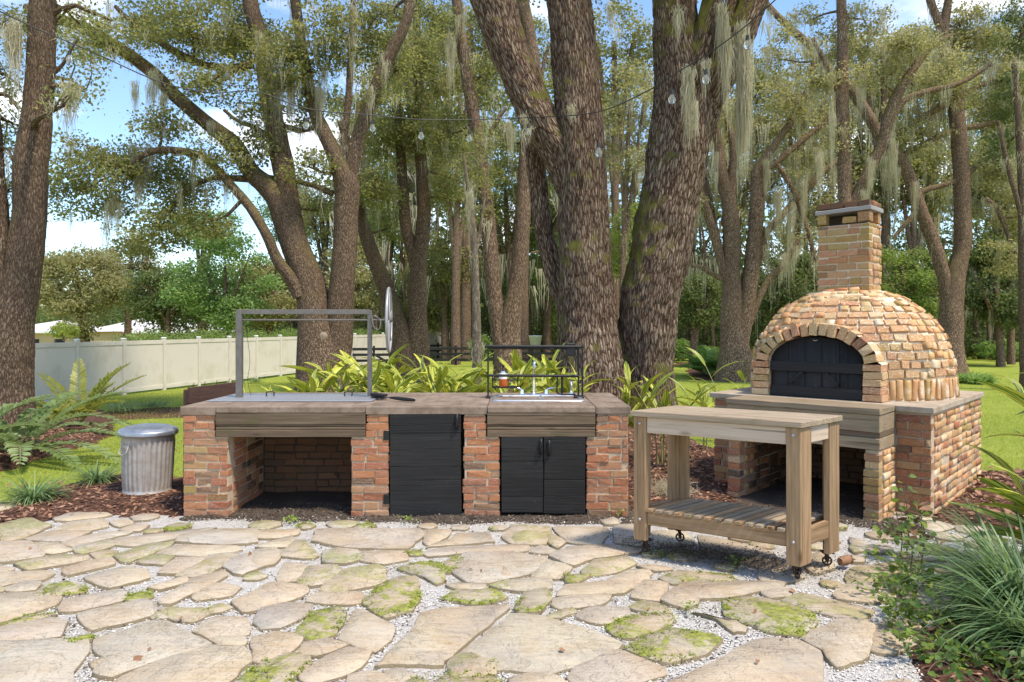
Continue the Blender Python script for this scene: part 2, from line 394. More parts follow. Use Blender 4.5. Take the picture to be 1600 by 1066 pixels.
L_OLIVE = m_leaf('olive_leaves', (.13, .125, .05), (.27, .255, .115), (.46, .43, .22), .45)
L_LUSH = m_leaf('lush_leaves', (.07, .13, .035), (.16, .26, .075), (.34, .45, .17), .4)
L_YELLOW = m_leaf('sunlit_leaves', (.14, .19, .035), (.26, .32, .07), (.42, .46, .13), .5)
L_MOSS = m_leaf('hanging_moss', (.32, .285, .205), (.48, .435, .33), (.66, .61, .48), .35, .9)
L_LIRIOPE = m_leaf('grassy_blades', (.04, .08, .03), (.10, .18, .06), (.30, .40, .19), .3)
L_CYCAD = m_leaf('cycad_leaflets', (.08, .12, .035), (.18, .25, .09), (.38, .44, .24), .3, .4)
L_CYCADB = m_leaf('bronze_cycad_leaflets', (.09, .11, .018), (.20, .22, .035), (.34, .34, .07), .4, .4)
L_FERN = m_leaf('fern_fronds', (.06, .13, .03), (.14, .25, .06), (.28, .40, .12), .45)
L_IVY = m_leaf('vine_leaves', (.035, .08, .022), (.09, .17, .035), (.34, .42, .07), .4)
L_GRASS = m_leaf('lawn_blades', (.20, .25, .035), (.32, .38, .055), (.45, .48, .11), .45)
L_CHIP = m_leaf('bark_chips', (.09, .045, .03), (.24, .115, .07), (.42, .26, .17), 0., .9)
L_MOSSG = m_leaf('moss_cushion', (.10, .12, .012), (.19, .23, .02), (.30, .36, .04), .2, .9)
L_PEB = m_leaf('white_pebbles', (.34, .31, .28), (.54, .51, .47), (.72, .70, .66), 0., .8)
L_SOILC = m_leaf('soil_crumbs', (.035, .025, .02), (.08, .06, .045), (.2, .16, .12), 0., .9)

def m_ginger():
    t = NT('variegated_leaf', .38, .4); uv = t.N('UVMap').outputs[0]; s = t.N('SeparateXYZ', {0: uv})
    u, v = s.outputs[0], s.outputs[1]; au = t.math('ABSOLUTE', t.math('SUBTRACT', u, .5))
    w = t.math('ADD', t.math('SUBTRACT', t.math('MULTIPLY', v, .42), t.math('MULTIPLY', au, 1.9)), t.math('MULTIPLY', t.orand(), 13.))
    side = t.math('MULTIPLY', t.math('GREATER_THAN', u, .5), 7.)
    cb = t.N('CombineXYZ', {0: t.math('MULTIPLY', w, 1.0), 1: side, 2: t.math('MULTIPLY', au, .8)}).outputs[0]
    n = t.noise(cb, 6.0, 2, .5)
    k = t.ramp(n, [(.46, 0.), (.53, 1.)])
    amt = t.math('ADD', .62, t.math('MULTIPLY', t.orand(), .45), clamp=True)
    c = t.mix(t.math('MULTIPLY', k, amt), (.045, .12, .016), (.72, .66, .09))
    c = t.mix(t.ramp(t.math('ABSOLUTE', t.math('SUBTRACT', u, .5)), [(.0, .7), (.035, 0.)]), c, (.35, .42, .09))
    t.put(t.b.inputs['Base Color'], c); t.put(t.b.inputs['Normal'], t.bump(t.noise(cb, 30, 1), .002, .4))
    tr = t.N('BsdfTranslucent', {0: t.mix(.4, c, (.5, .6, .05))}); mx = t.N('MixShader', {0: .22, 1: t.b.outputs[0], 2: tr.outputs[0]})
    t.t.links.new(mx.outputs[0], t.t.nodes['Material Output'].inputs[0]); return t.m
M_GINGER = m_ginger()
M_STEM = m_plain('green_stem', (.28, .26, .09), .6); M_TWIG = m_plain('brown_twig', (.16, .10, .06), .8)
M_DEAD = m_plain('dead_leaf', (.29, .15, .08), .8)

def m_lawn():
    t = NT('lawn', .95, .1); v = t.co(); n = t.noise(v, .5, 5, .6); f = t.noise(v, 28, 5, .7); m = t.noise(v, 3.5, 5, .6)
    c = t.mix(t.ramp(n, [(.35, 0.), (.65, 1.)]), (.27, .33, .045), (.36, .41, .065)); c = t.mix(t.ramp(f, [(.4, .65), (.62, 0.)]), c, (.17, .21, .035))
    c = t.mix(t.ramp(m, [(.5, 0.), (.75, .45)]), c, (.42, .40, .12))
    return t.out(c, t.bump(t.math('ADD', f, m), .05, .8))
def m_mulch():
    t = NT('mulch', .95, .1); v = t.co(); f = t.noise(v, 34, 6, .75, .8); vo = t.vor(v, 26).outputs['Color']
    c = t.mix(t.N('SeparateColor', {0: vo}).outputs[0], (.08, .04, .027), (.26, .13, .085)); c = t.mix(t.ramp(f, [(.4, .8), (.6, 0.)]), c, (.035, .02, .015))
    return t.out(c, t.bump(f, .03, 1.0))
def m_gravel():
    t = NT('white_gravel', .9, .2); v = t.co(); vo = t.vor(v, 130); f = t.noise(v, 260, 3); n = t.noise(v, 2.1, 5, .65)
    g = t.N('SeparateColor', {0: vo.outputs['Color']}).outputs[0]
    c = t.mix(g, (.42, .39, .36), (.62, .59, .55)); c = t.mix(t.ramp(n, [(.5, 0.), (.72, .6)]), c, (.36, .31, .25))
    return t.out(c, t.bump(t.math('SUBTRACT', 1.0, vo.outputs['Distance']), .008, 1.0))
def m_soil():
    t = NT('dark_soil', .95, .1); v = t.co(); f = t.noise(v, 40, 6, .75); n = t.noise(v, 3, 4)
    c = t.mix(f, (.04, .03, .024), (.15, .115, .09)); c = t.mix(t.ramp(n, [(.5, 0.), (.7, .5)]), c, (.2, .16, .12))
    return t.out(c, t.bump(f, .02, 1.0))
def m_stone(name, cols, moss, deep=False):
    t = NT(name, .85, .25); v0 = t.co(); v = t.offs(v0, 53)
    n = t.noise(v, 2.4, 8, .68, .4); st = t.noise(t.N('Mapping', {0: v, 'Scale': (3, 13, 3), 'Rotation': (0, 0, .35)}).outputs[0], 2.2, 6, .65, .3); f = t.noise(v, 75, 4, .7)
    base = t.ramp(t.orand(), [(0., cols[0]), (.35, cols[1]), (.65, cols[2]), (1., cols[3])])
    c = t.mix(t.ramp(n, [(.40, 0.), (.62, .75)]), base, (.36, .255, .14)); c = t.mix(t.ramp(st, [(.42, 0.), (.66, .6)]), c, (.55, .475, .375)); c = t.mix(t.ramp(t.noise(v, .9, 3), [(.45, 0.), (.7, .5)]), c, (.45, .31, .21))
    c = t.mix(t.ramp(f, [(.54, 0.), (.70, .55)]), c, (.19, .145, .10)); c = t.mix(t.ramp(t.noise(v, 1.3, 7, .75), [(.50, 0.), (.64, .6)]), c, (.31, .28, .245))
    if moss:
        k = t.noise(v, 4.2, 9, .75, .6)
        c = t.mix(t.math('MULTIPLY', t.ramp(k, [(.47, 0.), (.54, 1.)]), moss), c, t.mix(t.ramp(t.noise(v, 30, 5, .7), [(.35, 0.), (.65, 1.)]), (.13, .14, .025), (.34, .37, .035)))
        c = t.mix(t.ramp(t.noise(v, 9, 6, .7), [(.52, 0.), (.62, .4 * moss)]), c, (.10, .10, .05))
    lay = t.ramp(t.noise(v, 1.7, 7, .7, .5), [(.47, 0.), (.49, .5), (.56, .55), (.58, 1.)])
    nb = t.bump(lay, .010, .8); return t.out(c, t.bump(t.math('ADD', t.math('ADD', n, st), t.math('MULTIPLY', f, .5)), .012, 1.0, nb))
M_EDGE = m_mortar('stone_edge_dirt', (.34, .27, .18), (.17, .14, .08), .5)  # dirty darker sides that also paint the shadow lines between stones
M_LAWN, M_MULCH, M_GRAVEL, M_SOIL = m_lawn(), m_mulch(), m_gravel(), m_soil()
SC = [(.55, .465, .33), (.58, .475, .345), (.47, .425, .365), (.54, .475, .34)]
M_STONE = m_stone('flagstone', SC, 0.0); M_STONEM = m_stone('mossy_flagstone', [(.40, .36, .22), (.46, .40, .27), (.40, .37, .28), (.47, .42, .26)], .85); M_STONEL = m_stone('slightly_mossy_flagstone', SC, .45)
# ------------------------------------------------------------------ the ground
def inside(poly, X, Y):
    c = np.zeros(X.shape, bool); n = len(poly); j = n - 1
    for i in range(n):
        xi, yi = poly[i]; xj, yj = poly[j]
        with np.errstate(divide='ignore', invalid='ignore'):
            c ^= ((yi > Y) != (yj > Y)) & (X < (xj - xi) * (Y - yi) / (yj - yi + 1e-12) + xi)
        j = i
    return c
def edge_dist(poly, X, Y):
    d = np.full(X.shape, 1e9); n = len(poly)
    for i in range(n):
        ax, ay = poly[i]; bx, by = poly[(i + 1) % n]; L = (bx - ax) ** 2 + (by - ay) ** 2 + 1e-12
        t = np.clip(((X - ax) * (bx - ax) + (Y - ay) * (by - ay)) / L, 0, 1)
        d = np.minimum(d, np.hypot(X - ax - t * (bx - ax), Y - ay - t * (by - ay)))
    return d
def grid_mesh(name, xs, ys, zf, mat, keep=None):
    X, Y = np.meshgrid(xs, ys); Z = zf(X, Y); V = np.stack([X, Y, Z], -1).reshape(-1, 3)
    nx = len(xs); i = (np.arange(len(ys) - 1)[:, None] * nx + np.arange(nx - 1)[None, :]).ravel()
    Fq = np.stack([i, i + 1, i + nx + 1, i + nx], 1)
    if keep is not None:
        k = keep(X, Y).reshape(-1); Fq = Fq[k[Fq].all(1)]
    return mesh_np(name, V, Fq, mat, True)
def axis(a, b, *segs):
    out = [a]
    for e, st in segs:
        while out[-1] + st * .5 < e: out.append(min(out[-1] + st, e))
    return np.array(out)
def gnd(X, Y):
    n = vn(np.stack([X.ravel() * .35, Y.ravel() * .35, 0 * X.ravel()], 1), 5).reshape(X.shape)
    return terr(X, Y) - .03 + n * .05 * np.clip((Y - 8) / 6, 0, 1)
lawn = ob('lawn', grid_mesh('lawn', axis(-300, 0, (-40, 20), (-14, 2), (14, .4), (40, 2), (300, 20)), axis(-40, 0, (4, 4), (30, .4), (80, 2), (500, 20)), gnd, M_LAWN))
tag(lawn, kind='structure')
gravel = ob('patio', grid_mesh('patio', np.arange(-9, 9.1, .15), np.arange(-3, 6.6, .15), lambda X, Y: 0 * X, M_GRAVEL,
            lambda X, Y: (Y < 6.35 + .25 * np.sin(X * 1.7)) | (X > 2)))
tag(gravel, kind='structure')

beds = {}
def bed(name, poly, h, mat, res=.085, seed=0, base=None):
    poly = [(p[0], p[1]) for p in poly]; a = np.array(poly)
    xs = np.arange(a[:, 0].min() - .2, a[:, 0].max() + .2, res); ys = np.arange(a[:, 1].min() - .2, a[:, 1].max() + .2, res)
    def zf(X, Y):
        s = np.where(inside(poly, X, Y), 1, -1) * edge_dist(poly, X, Y)
        q = np.stack([X.ravel(), Y.ravel(), 0 * X.ravel()], 1)
        s = s + .09 * vn(q * 2.2, seed).reshape(X.shape) + .04 * vn(q * 7, seed + 1).reshape(X.shape)
        hh = np.clip(s / .16, -1, 1); nz = vn(q * 5, seed + 2).reshape(X.shape) * .012 + vn(q * 16, seed + 3).reshape(X.shape) * .008
        return terr(X, Y) + np.where(hh > 0, hh * h, hh * .06) + nz * np.clip(hh, 0, 1)
    beds[seed] = (poly, zf)
    o = ob(name, grid_mesh(name, xs, ys, zf, mat)); tag(o, kind='structure'); return o
g = lambda x, y: tuple(G(x, y)[:2])
bed('mulch_bed', [g(-120, 850), g(0, 832), g(120, 806), (-2.75, 6.05), (-2.75, 7.4), g(255, 742), g(190, 742), g(130, 752), g(70, 775), g(-40, 812)], .03, M_MULCH, seed=11)
bed('mulch_bed', [(-9.5, 8.7), g(-60, 742), g(20, 728), g(85, 704), g(135, 690), g(160, 674), g(172, 656), g(150, 638), g(60, 634), (-9.5, 11.2)], .05, M_MULCH, seed=12)
bed('mulch_bed', [(-2.9, 7.3), (-3.1, 10.), (-2., 14.6), (2.6, 14.5), (2.55, 9.2), (2.3, 7.2), (2.1, 6.9), (2.1, 6.35), (1.0, 6.1), (1.0, 7.3)], .03, M_MULCH, seed=13)
bed('mulch_bed', [(3.45, 5.9), (4.1, 5.35), (4.8, 5.5), (6.5, 5.9), (9.5, 6.4), (9.5, 7.6), (6.0, 8.05), (5.1, 7.75), (4.3, 7.0)], .05, M_MULCH, seed=14)
bed('mulch_bed', [(1.95, 2.6), (1.85, 3.2), (2.1, 3.8), (2.75, 4.3), (3.5, 4.8), (5.5, 5.3), (7., 5.), (7., 1.), (2.2, 1.)], .04, M_MULCH, seed=15)
bed('soil', [(-2.75, 5.93), (-1., 5.8), (1.1, 5.72), (1.5, 5.9), (2.0, 6.2), (3.1, 5.4), (3.4, 5.6), (2.6, 7.3), (1.1, 6.3), (1.0, 7.2), (-2.7, 7.2)], .012, M_SOIL, seed=16)
fern_bed = g(1085, 585)
bed('mulch_bed', [g(1075, 578), g(1090, 592), g(1170, 590), g(1180, 572), g(1120, 565)], .05, M_MULCH, .3, seed=17)

def scatter(name, keys, dens, mk, mat, ylim=99, group=None):
    b = Buf()
    for k in keys:
        poly, zf = beds[k]; a = np.array(poly); lo, hi = a.min(0), a.max(0); hi[1] = min(hi[1], ylim)
        n = int((hi - lo).prod() * dens); X = R.uniform(lo[0], hi[0], n); Y = R.uniform(lo[1], hi[1], n)
        m = inside(poly, X, Y) | (edge_dist(poly, X, Y) < R.uniform(0, .12, n)); X, Y = X[m], Y[m]; Z = zf(X, Y); mk(b, X, Y, Z)
    return tag(b.obj(name, mat), kind='stuff')
def chips(b, X, Y, Z, L=(.008, .036), W=(.25, .55)):
    n = len(X); l = R.uniform(*L, n); w = l * R.uniform(*W, n); th = R.uniform(0, 2 * np.pi, n); ti = R.normal(0, .35, (n, 2))
    d = np.stack([np.cos(th), np.sin(th), ti[:, 0]], 1) * l[:, None]; s = np.stack([-np.sin(th), np.cos(th), ti[:, 1]], 1) * w[:, None]; u = np.array([0, 0, 1.]) * (w * .45)[:, None]
    c = np.stack([X, Y, Z + .006], 1); V = np.stack([c - d, c + s, c + d * R.uniform(.7, 1.2, (n, 1)), c - s, c + u], 1).reshape(-1, 3); k = np.arange(n) * 5
    Fq = np.concatenate([np.stack([k, k + 3, k + 4], 1), np.stack([k + 3, k + 2, k + 4], 1), np.stack([k + 2, k + 1, k + 4], 1), np.stack([k + 1, k, k + 4], 1)])
    b.add(V, Fq, np.repeat(R.rand(n), 5))
scatter('bark_mulch', [11, 12, 13, 14, 15], 440, chips, L_CHIP, 11.5)
scatter('soil_crumbs', [16], 1500, lambda b, X, Y, Z: chips(b, X, Y, Z, (.004, .014), (.5, .9)), L_SOILC, 6.4)

# ------------------------------------------------------------------ flagstones, each traced stone its own piece
Z1, Z2, Z3, Z4 = (0, 780), (400, 780), (800, 780), (1200, 780)
S = 3.7275
ST = {Z1: [
 '0 320,100 430,70 620,72 640,85 400,115 330,112','0 320,170 400,125 600,105 620,150 500,172','1 0,140 160,105 290,145 130,215 0,235',
 '0 150,222 310,176 530,179 360,235','1 425,272 640,225 650,262 470,308','0 650,230 860,200 1050,178 1265,155 1060,193 1000,218 780,258 662,248',
 '0 650,120 740,110 760,135 690,150','0 695,170 790,140 865,145 800,178','0 365,238 480,208 640,182 775,180 640,212 430,262',
 '0 -150,250 0,242 170,238 245,308 230,328 0,353 -150,350','0 188,243 330,242 408,288 300,303 235,290','1 540,302 580,287 680,292 660,315 560,328',
 '1 95,362 350,318 510,322 500,343 165,398','1 678,315 900,245 1012,243 870,308 740,358','0 1024,232 1060,200 1300,168 1488,168 1488,240 1300,252',
 '0 910,300 1030,258 1378,265 1398,284 1210,317','1 803,350 890,312 1008,325 940,370','0 378,395 520,352 656,332 653,368 480,408 387,428',
 '0 928,414 1050,330 1195,336 1020,423','0 503,440 720,388 848,402 858,448 630,503','1 1028,430 1230,318 1395,300 1368,330 1170,438',
 '0 0,422 260,412 306,427 240,455 60,478 0,492 -150,500 -150,440','0 -120,380 0,372 68,400 0,413 -120,425','2 242,530 300,482 400,467 498,505 478,530 300,543',
 '0 30,500 240,463 188,517 62,518','0 -150,560 0,545 250,532 346,560 298,608 0,698 -150,730','0 353,635 382,570 700,518 738,540 700,578 470,630',
 '0 933,580 1120,452 1315,405 1308,433 1180,500 1080,548 980,596','0 870,500 1100,445 1078,475 930,511','0 1132,545 1250,475 1395,502 1338,545 1150,570',
 '0 1313,380 1350,333 1480,303 1540,320 1520,380 1400,428','0 467,652 860,573 878,640 858,668 530,743','2 -150,760 0,715 160,652 330,642 345,660 60,738 -150,790',
 '0 -150,820 0,745 300,683 378,702 328,788 0,810','0 -150,830 0,822 508,802 498,870 400,990 408,1100 0,1160 -200,1160','0 566,802 930,692 1218,838 860,938 640,1018 560,985 638,920 562,850',
 '1 933,622 1180,622 1216,650 1110,698 1022,680','0 1133,750 1272,672 1428,682 1428,778 1220,788','1 1220,620 1300,597 1342,620 1232,643','0 1362,580 1490,532 1510,600 1488,632 1412,640',
 '0 560,1110 870,955 1180,845 1418,853 1448,930 1290,1062 1180,1130','0 1232,800 1428,792 1408,835 1320,842','2 402,797 540,782 532,800 410,806','1 872,640 925,650 960,680 900,672',
 '0 542,922 620,902 636,922 560,980','2 1363,1062 1450,1003 1500,975 1560,1040 1450,1120'],
Z2: ['0 0,213 0,175 255,168 232,195 120,214','0 0,262 220,203 200,245 165,266','0 332,230 362,168 958,168 968,200 870,278 520,268','0 978,168 1138,172 1100,210 992,258',
 '0 974,268 1112,218 1162,182 1378,178 1398,240 1180,258','0 1440,203 1500,150 1690,155 1705,215 1675,250 1491,245','0 980,302 1130,270 1491,258 1590,262 1580,285 1491,286 1200,299 1000,318',
 '1 138,315 226,233 270,228 352,320 330,331','0 0,287 120,277 128,330 90,368 0,378','1 392,350 402,292 480,278 590,292 598,340 510,360','0 606,292 868,292 873,340 740,360 614,340',
 '0 128,460 178,358 288,372 306,400 240,463','1 248,470 320,383 478,377 482,410 400,478 320,488','1 373,513 500,402 720,372 748,400 743,468 620,498 480,523','2 833,385 960,358 1073,362 1092,465 1042,478 1000,440 870,400',
 '2 1092,400 1112,352 1188,314 1150,400 1110,413','0 1145,400 1222,303 1491,302 1680,330 1620,405 1491,442 1350,473 1230,468','0 293,573 370,527 616,532 608,588 420,588','0 0,522 90,473 286,492 286,530 150,583 0,618 -60,600 -40,540',
 '2 634,585 760,473 850,443 928,447 943,560 898,630 752,672 702,638','2 1078,560 1180,518 1376,513 1456,560 1310,598','0 1113,482 1340,492 1308,513 1190,508','1 1363,487 1480,462 1600,470 1560,512 1480,510',
 '0 22,620 170,593 316,602 288,660 130,728 32,733 0,700','2 243,760 330,643 498,618 498,680 448,778 320,798','0 494,790 600,618 798,732 768,800 680,868 582,825','0 664,958 882,742 942,642 1080,612 1488,593 1476,640 1090,963',
 '0 0,782 130,763 276,782 200,858 60,938 0,918','0 254,870 302,822 420,802 526,840 340,893','0 264,1008 420,903 560,848 666,872 590,958 480,1008 320,1048','2 0,1062 0,962 200,882 306,892 298,940 180,1048 100,1110 0,1120',
 '0 1103,965 1500,653 1660,672 1970,762 2126,830 2050,858 1890,928 1710,988 1491,963','1 1134,968 1182,902 1260,893 1376,950 1376,1008 1132,1008','2 1024,1066 1130,1008 1378,1019 1418,1066 1380,1150 1060,1140',
 '0 554,1002 700,988 836,1062 780,1120 524,1110','0 754,978 860,979 926,1020 852,1058','1 864,1066 940,1034 1006,1066 980,1130 880,1120','2 880,292 960,290 970,310 900,308'],
Z3: ['1 0,142 216,152 206,210 180,253 20,248','0 245,152 556,154 546,200 500,256 322,233','0 604,147 700,142 760,160 770,258 700,255 604,240','0 830,172 1000,177 1060,250 834,262',
 '1 208,210 240,193 302,240 252,273','0 104,290 180,253 242,290 220,303','0 0,262 96,262 88,285 0,288','0 224,318 330,273 560,258 766,290 480,328 350,373','0 0,312 200,327 128,405 0,443 -60,430','0 109,435 212,343 342,387 270,448',
 '0 0,462 110,458 236,460 218,508 60,518 0,513','1 413,400 480,343 680,323 712,360 590,408 432,428','0 728,372 900,388 926,400 830,399','2 318,470 328,432 468,432 378,468','0 253,548 320,493 550,473 698,502 640,528',
 '0 553,468 700,398 806,398 788,450 735,498 620,498','0 694,553 780,463 911,482 838,578','0 240,598 240,572 440,543 586,547 490,598 270,622','2 864,440 980,403 1286,432 1286,468 930,473','0 873,570 1000,483 1491,478 1600,480 1491,512 1240,558 1080,562 1062,600 990,618',
 '2 24,640 84,533 216,513 218,570 150,638','1 195,660 366,622 358,640 270,668','0 374,660 480,613 686,622 658,670 560,708 450,688','1 674,610 780,583 896,617 916,648 830,648','2 564,720 720,663 916,652 936,690 840,738 700,783 602,770',
 '2 1244,580 1340,563 1491,573 1730,642 1762,700 1680,778 1491,748 1380,708 1252,660','1 1054,640 1200,673 1330,693 1396,740 1368,768 1270,763 1180,690','2 654,850 760,803 930,743 1176,782 1211,805 1100,888 920,933 820,913',
 '0 334,1010 460,903 600,863 650,873 886,975 866,1000 740,1033 640,1070 400,1070','0 0,1024 150,1004 236,1012 326,1066 280,1140 0,1140','0 822,1066 1050,963 1390,794 1491,779 1690,798 1826,870 1846,1066 1700,1150 900,1150',
 '0 1094,195 1300,240 1491,290 1560,350 1491,392 1120,298','0 530,118 600,100 610,135 545,135'],
Z4: ['0 20,484 140,523 98,548 0,558 -30,520','1 80,568 200,533 400,583 616,640 500,688 300,640','0 392,540 480,473 700,473 776,540 600,583 402,560','1 484,403 520,383 850,353 856,400 700,467 455,467',
 '1 486,215 560,243 568,288 492,297','0 574,262 700,253 718,298 574,298','0 724,293 820,313 1000,328 1050,350 880,345 740,320','0 204,798 420,693 616,703 560,898 380,958 344,870','0 1104,100 1190,83 1248,100 1150,122',
 '0 1104,143 1250,153 1180,183 1104,170','0 880,130 1000,120 1080,150 960,175','0 800,560 950,480 1200,500 1150,620 900,650','0 640,720 850,670 900,800 700,880 600,860','0 -40,395 120,380 200,440 60,478 -40,460','0 210,330 330,300 380,385 250,420'] }
polys = []
for off, L in ST.items():
    for s in L:
        w = s.split(); pts = []
        for p in w[1:]:
            a, b_ = map(float, p.split(',')); q = G(off[0] + a / S, off[1] + b_ / S, .03); pts.append((q.x, q.y))
        polys.append((int(w[0]), pts))
# the same paving goes on outside the photograph and in the leftover gaps
SURFACE = .03
taken = [p for _, p in polys]; cx = np.array([np.mean(p, 0) for p in taken]); cr = np.array([np.max(np.linalg.norm(np.array(p) - np.mean(p, 0), axis=1)) for p in taken])
blocked = [beds[k][0] for k in (11, 14, 15, 16)]
extra = []
for size, tries in ((.34, 1500), (.24, 2500), (.13, 4200), (.08, 3500)):
    X = R.uniform(-6.5, 6.5, tries); Y = R.uniform(.5, 6.3, tries)
    for x, y in zip(X, Y):
        if size > .2 and abs(x) < .72 * y + .1 and y > 3.1: continue
        ax, ay = np.array([x]), np.array([y]); r = size * R.uniform(.75, 1.15)
        if any(inside(b_, ax, ay)[0] or edge_dist(b_, ax, ay)[0] < r * .6 for b_ in blocked) or (-2.9 < x < 3.2 and y > 5.75): continue
        near = np.where(np.hypot(cx[:, 0] - x, cx[:, 1] - y) < cr + r + .05)[0]
        if any(inside(taken[i], ax, ay)[0] or edge_dist(taken[i], ax, ay)[0] < r + .012 for i in near): continue
        n = R.randint(5, 8); th = np.sort(np.linspace(0, 2 * np.pi, n, endpoint=False) + R.uniform(-.3, .3, n)); sq = R.uniform(.8, 1.0)
        pts = [(x + r * math.cos(t) * R.uniform(.85, 1.), y + r * sq * math.sin(t) * R.uniform(.85, 1.)) for t in th]
        taken.append(pts); cx = np.vstack([cx, [x, y]]); cr = np.append(cr, r); extra.append((R.choice([0, 0, 0, 1, 1, 2]), pts))
polys += extra
def flag(kind, pts):
    a = np.array(pts); 
    if np.cross(a[1] - a[0], a[2] - a[1]) < 0: a = a[::-1]
    c = a.mean(0); out = []
    for i in range(len(a)):
        p, q = a[i], a[(i + 1) % len(a)]; L = np.linalg.norm(q - p); m = max(2, int(L / .055)); nrm = np.array([q[1] - p[1], p[0] - q[0]]) / (L + 1e-9)
        for k in range(m):
            t = k / m; out.append(p + (q - p) * t + nrm * ((R.normal(0, .005) if k else 0) + .020))
    o = np.array(out); 
    # soften the corners
    o = .97 * o + .015 * np.roll(o, 1, 0) + .015 * np.roll(o, -1, 0)
    h = R.uniform(.018, .027); tilt = R.normal(0, .004, 2); n = len(o); d = o - c; ln = np.linalg.norm(d, axis=1)[:, None] + 1e-6
    def ring(inset, z): 
        q = o - d / ln * inset; return np.column_stack([q - c, z + (q - c) @ tilt if z > 0 else np.full(n, z)])
    V = np.vstack([ring(-.004, -.02), ring(0, h - .006), ring(.007, h)]); k = np.arange(n); kk = (k + 1) % n
    Fq = np.vstack([np.stack([j * n + k, j * n + kk, (j + 1) * n + kk, (j + 1) * n + k], 1) for j in (0, 1)])
    me = mesh_np('flagstone', V, [Fq, (2 * n + k)[None, :]], [M_STONE, M_STONEL, M_STONEM][kind])
    me.materials.append(M_EDGE); mi = np.zeros(len(me.polygons), np.int32); mi[:n] = 1; me.polygons.foreach_set('material_index', mi)
    return ob('flagstone', me, gravel, Matrix.Translation((c[0], c[1], 0))), o, h
mossb = Buf(); flags = []
for kind, pts in polys:
    fo, outl, h = flag(kind, pts); flags.append(pts)
    if kind == 2 or (kind == 1 and R.rand() < .5):
        c = outl.mean(0); n0 = R.randint(len(outl)); m = len(outl)
        amount = (R.uniform(.35, .7) if kind == 2 else .12); seeds = outl[(n0 + np.arange(int(m * amount) + 1)) % m]
        k = int(len(seeds) * (30 if kind == 2 else 12)); s = seeds[R.randint(len(seeds), size=k)]
        q = s + (c - s) * np.abs(R.normal(0, .16, (k, 1))) + R.normal(0, .012, (k, 2)); hh = h + .002 + R.uniform(0, .007, k) - np.where(np.random.RandomState(1).rand(k) < .2, .01, 0)
        chips(mossb, q[:, 0], q[:, 1], hh - .008 + .008 * vn(np.column_stack([q * 30, q[:, 0] * 0]), 4), (.003, .007), (.6, .95))
tag(mossb.obj('moss', L_MOSSG), kind='stuff')
pb = Buf(); n = 42000; Y = R.uniform(2.7, 6.0, n) ** 1; X = R.uniform(-.78, .78, n) * Y; Y = np.where(R.rand(n) < .45, 2.7 + (Y - 2.7) * .5, Y)
ok = np.ones(n, bool)
for p in flags:
    a = np.array(p); bb = (X > a[:, 0].min()) & (X < a[:, 0].max()) & (Y > a[:, 1].min()) & (Y < a[:, 1].max()) & ok; i = np.where(bb)[0]
    if len(i): ok[i[inside(p, X[i], Y[i])]] = False
for k in (11, 15): i = np.where(ok)[0]; ok[i[inside(beds[k][0], X[i], Y[i])]] = False
chips(pb, X[ok], Y[ok], 0 * X[ok], (.0035, .009), (.6, 1.)); tag(pb.obj('loose_gravel', L_PEB), kind='stuff')

sel = np.where(ok)[0]; sel = sel[R.rand(len(sel)) < .22]; jb = Buf(); jm = vn(np.column_stack([X[sel] * 1.6, Y[sel] * 1.6, 0 * X[sel]]), 8) > -.05; sel = sel[jm]; chips(jb, X[sel] + R.normal(0, .01, len(sel)), Y[sel], 0 * X[sel] + .002, (.004, .011), (.4, .9)); tag(jb.obj('joint_litter', L_SOILC), kind='stuff')
# ------------------------------------------------------------------ bricks
BR = {}
for nm, mt in (('red', M_BRICK), ('old', M_BRICK2), ('tan', M_BRICK3), ('chim', M_BRICK4), ('soot', M_BRICK5)):
    BR[nm] = []
    for i in range(8): 
        me = cbox_me('brick', 1, 1, 1, 0, 0, None); 
        bm = bmesh.new(); bmesh.ops.create_cube(bm, size=1.0)
        for v in bm.verts: v.co = Vector((v.co.x * .2, v.co.y * .09, v.co.z * .056))
        bmesh.ops.bevel(bm, geom=list(bm.edges), offset=.004, segments=1, affect='EDGES')
        for v in bm.verts: v.co = Vector((v.co.x / .2, v.co.y / .09, v.co.z / .056)) + Vector((R.normal(0, .014), R.normal(0, .018), R.normal(0, .045)))
        bm.to_mesh(me); bm.free(); me.materials.append(mt); BR[nm].append(me)
def brick_M(M, c, d, jit=.003, rot=.012):
    """matrix of a brick centred at c in frame M with size d"""
    e = Matrix.Rotation(R.normal(0, rot), 4, 'Z') @ Matrix.Rotation(R.normal(0, rot), 4, 'Y')
    c = Vector(c) + Vector(R.normal(0, jit, 3))
    return M @ Matrix.Translation(c) @ e @ Matrix.Diagonal((*d, 1))
def wall(out, M, length, z0, z1, kind, depth=.09, ch=.0665, blen=.2, skip=None, first=0, proud=.0, hgt=.056):
    """running-bond wall in frame M: x along, y into the wall (front face at y=0), z up"""
    k = first; z = z0
    while z + hgt * .6 < z1:
        h = min(ch, z1 - z) - (ch - hgt); x = 0.0; 
        if k % 2: x -= blen / 2
        while x < length - .01:
            L = blen * (R.uniform(.94, 1.06) if R.rand() > .18 else R.uniform(.5, .65)); a, b_ = max(x, 0), min(x + L, length)
            if length - b_ < .04: b_ = length
            if b_ - a > .035 and not (skip and skip(a, b_, z, z + h)):
                kd_ = kind if isinstance(kind, str) else kind[R.randint(len(kind))]; out.append((brick_M(M, ((a + b_) / 2, depth / 2 - proud - abs(R.normal(0, .003)), z + h / 2), (b_ - a - .012, depth, h * R.uniform(.92, 1.06))), kd_))
            x = x + L if b_ < length else length + 1
        z += ch; k += 1
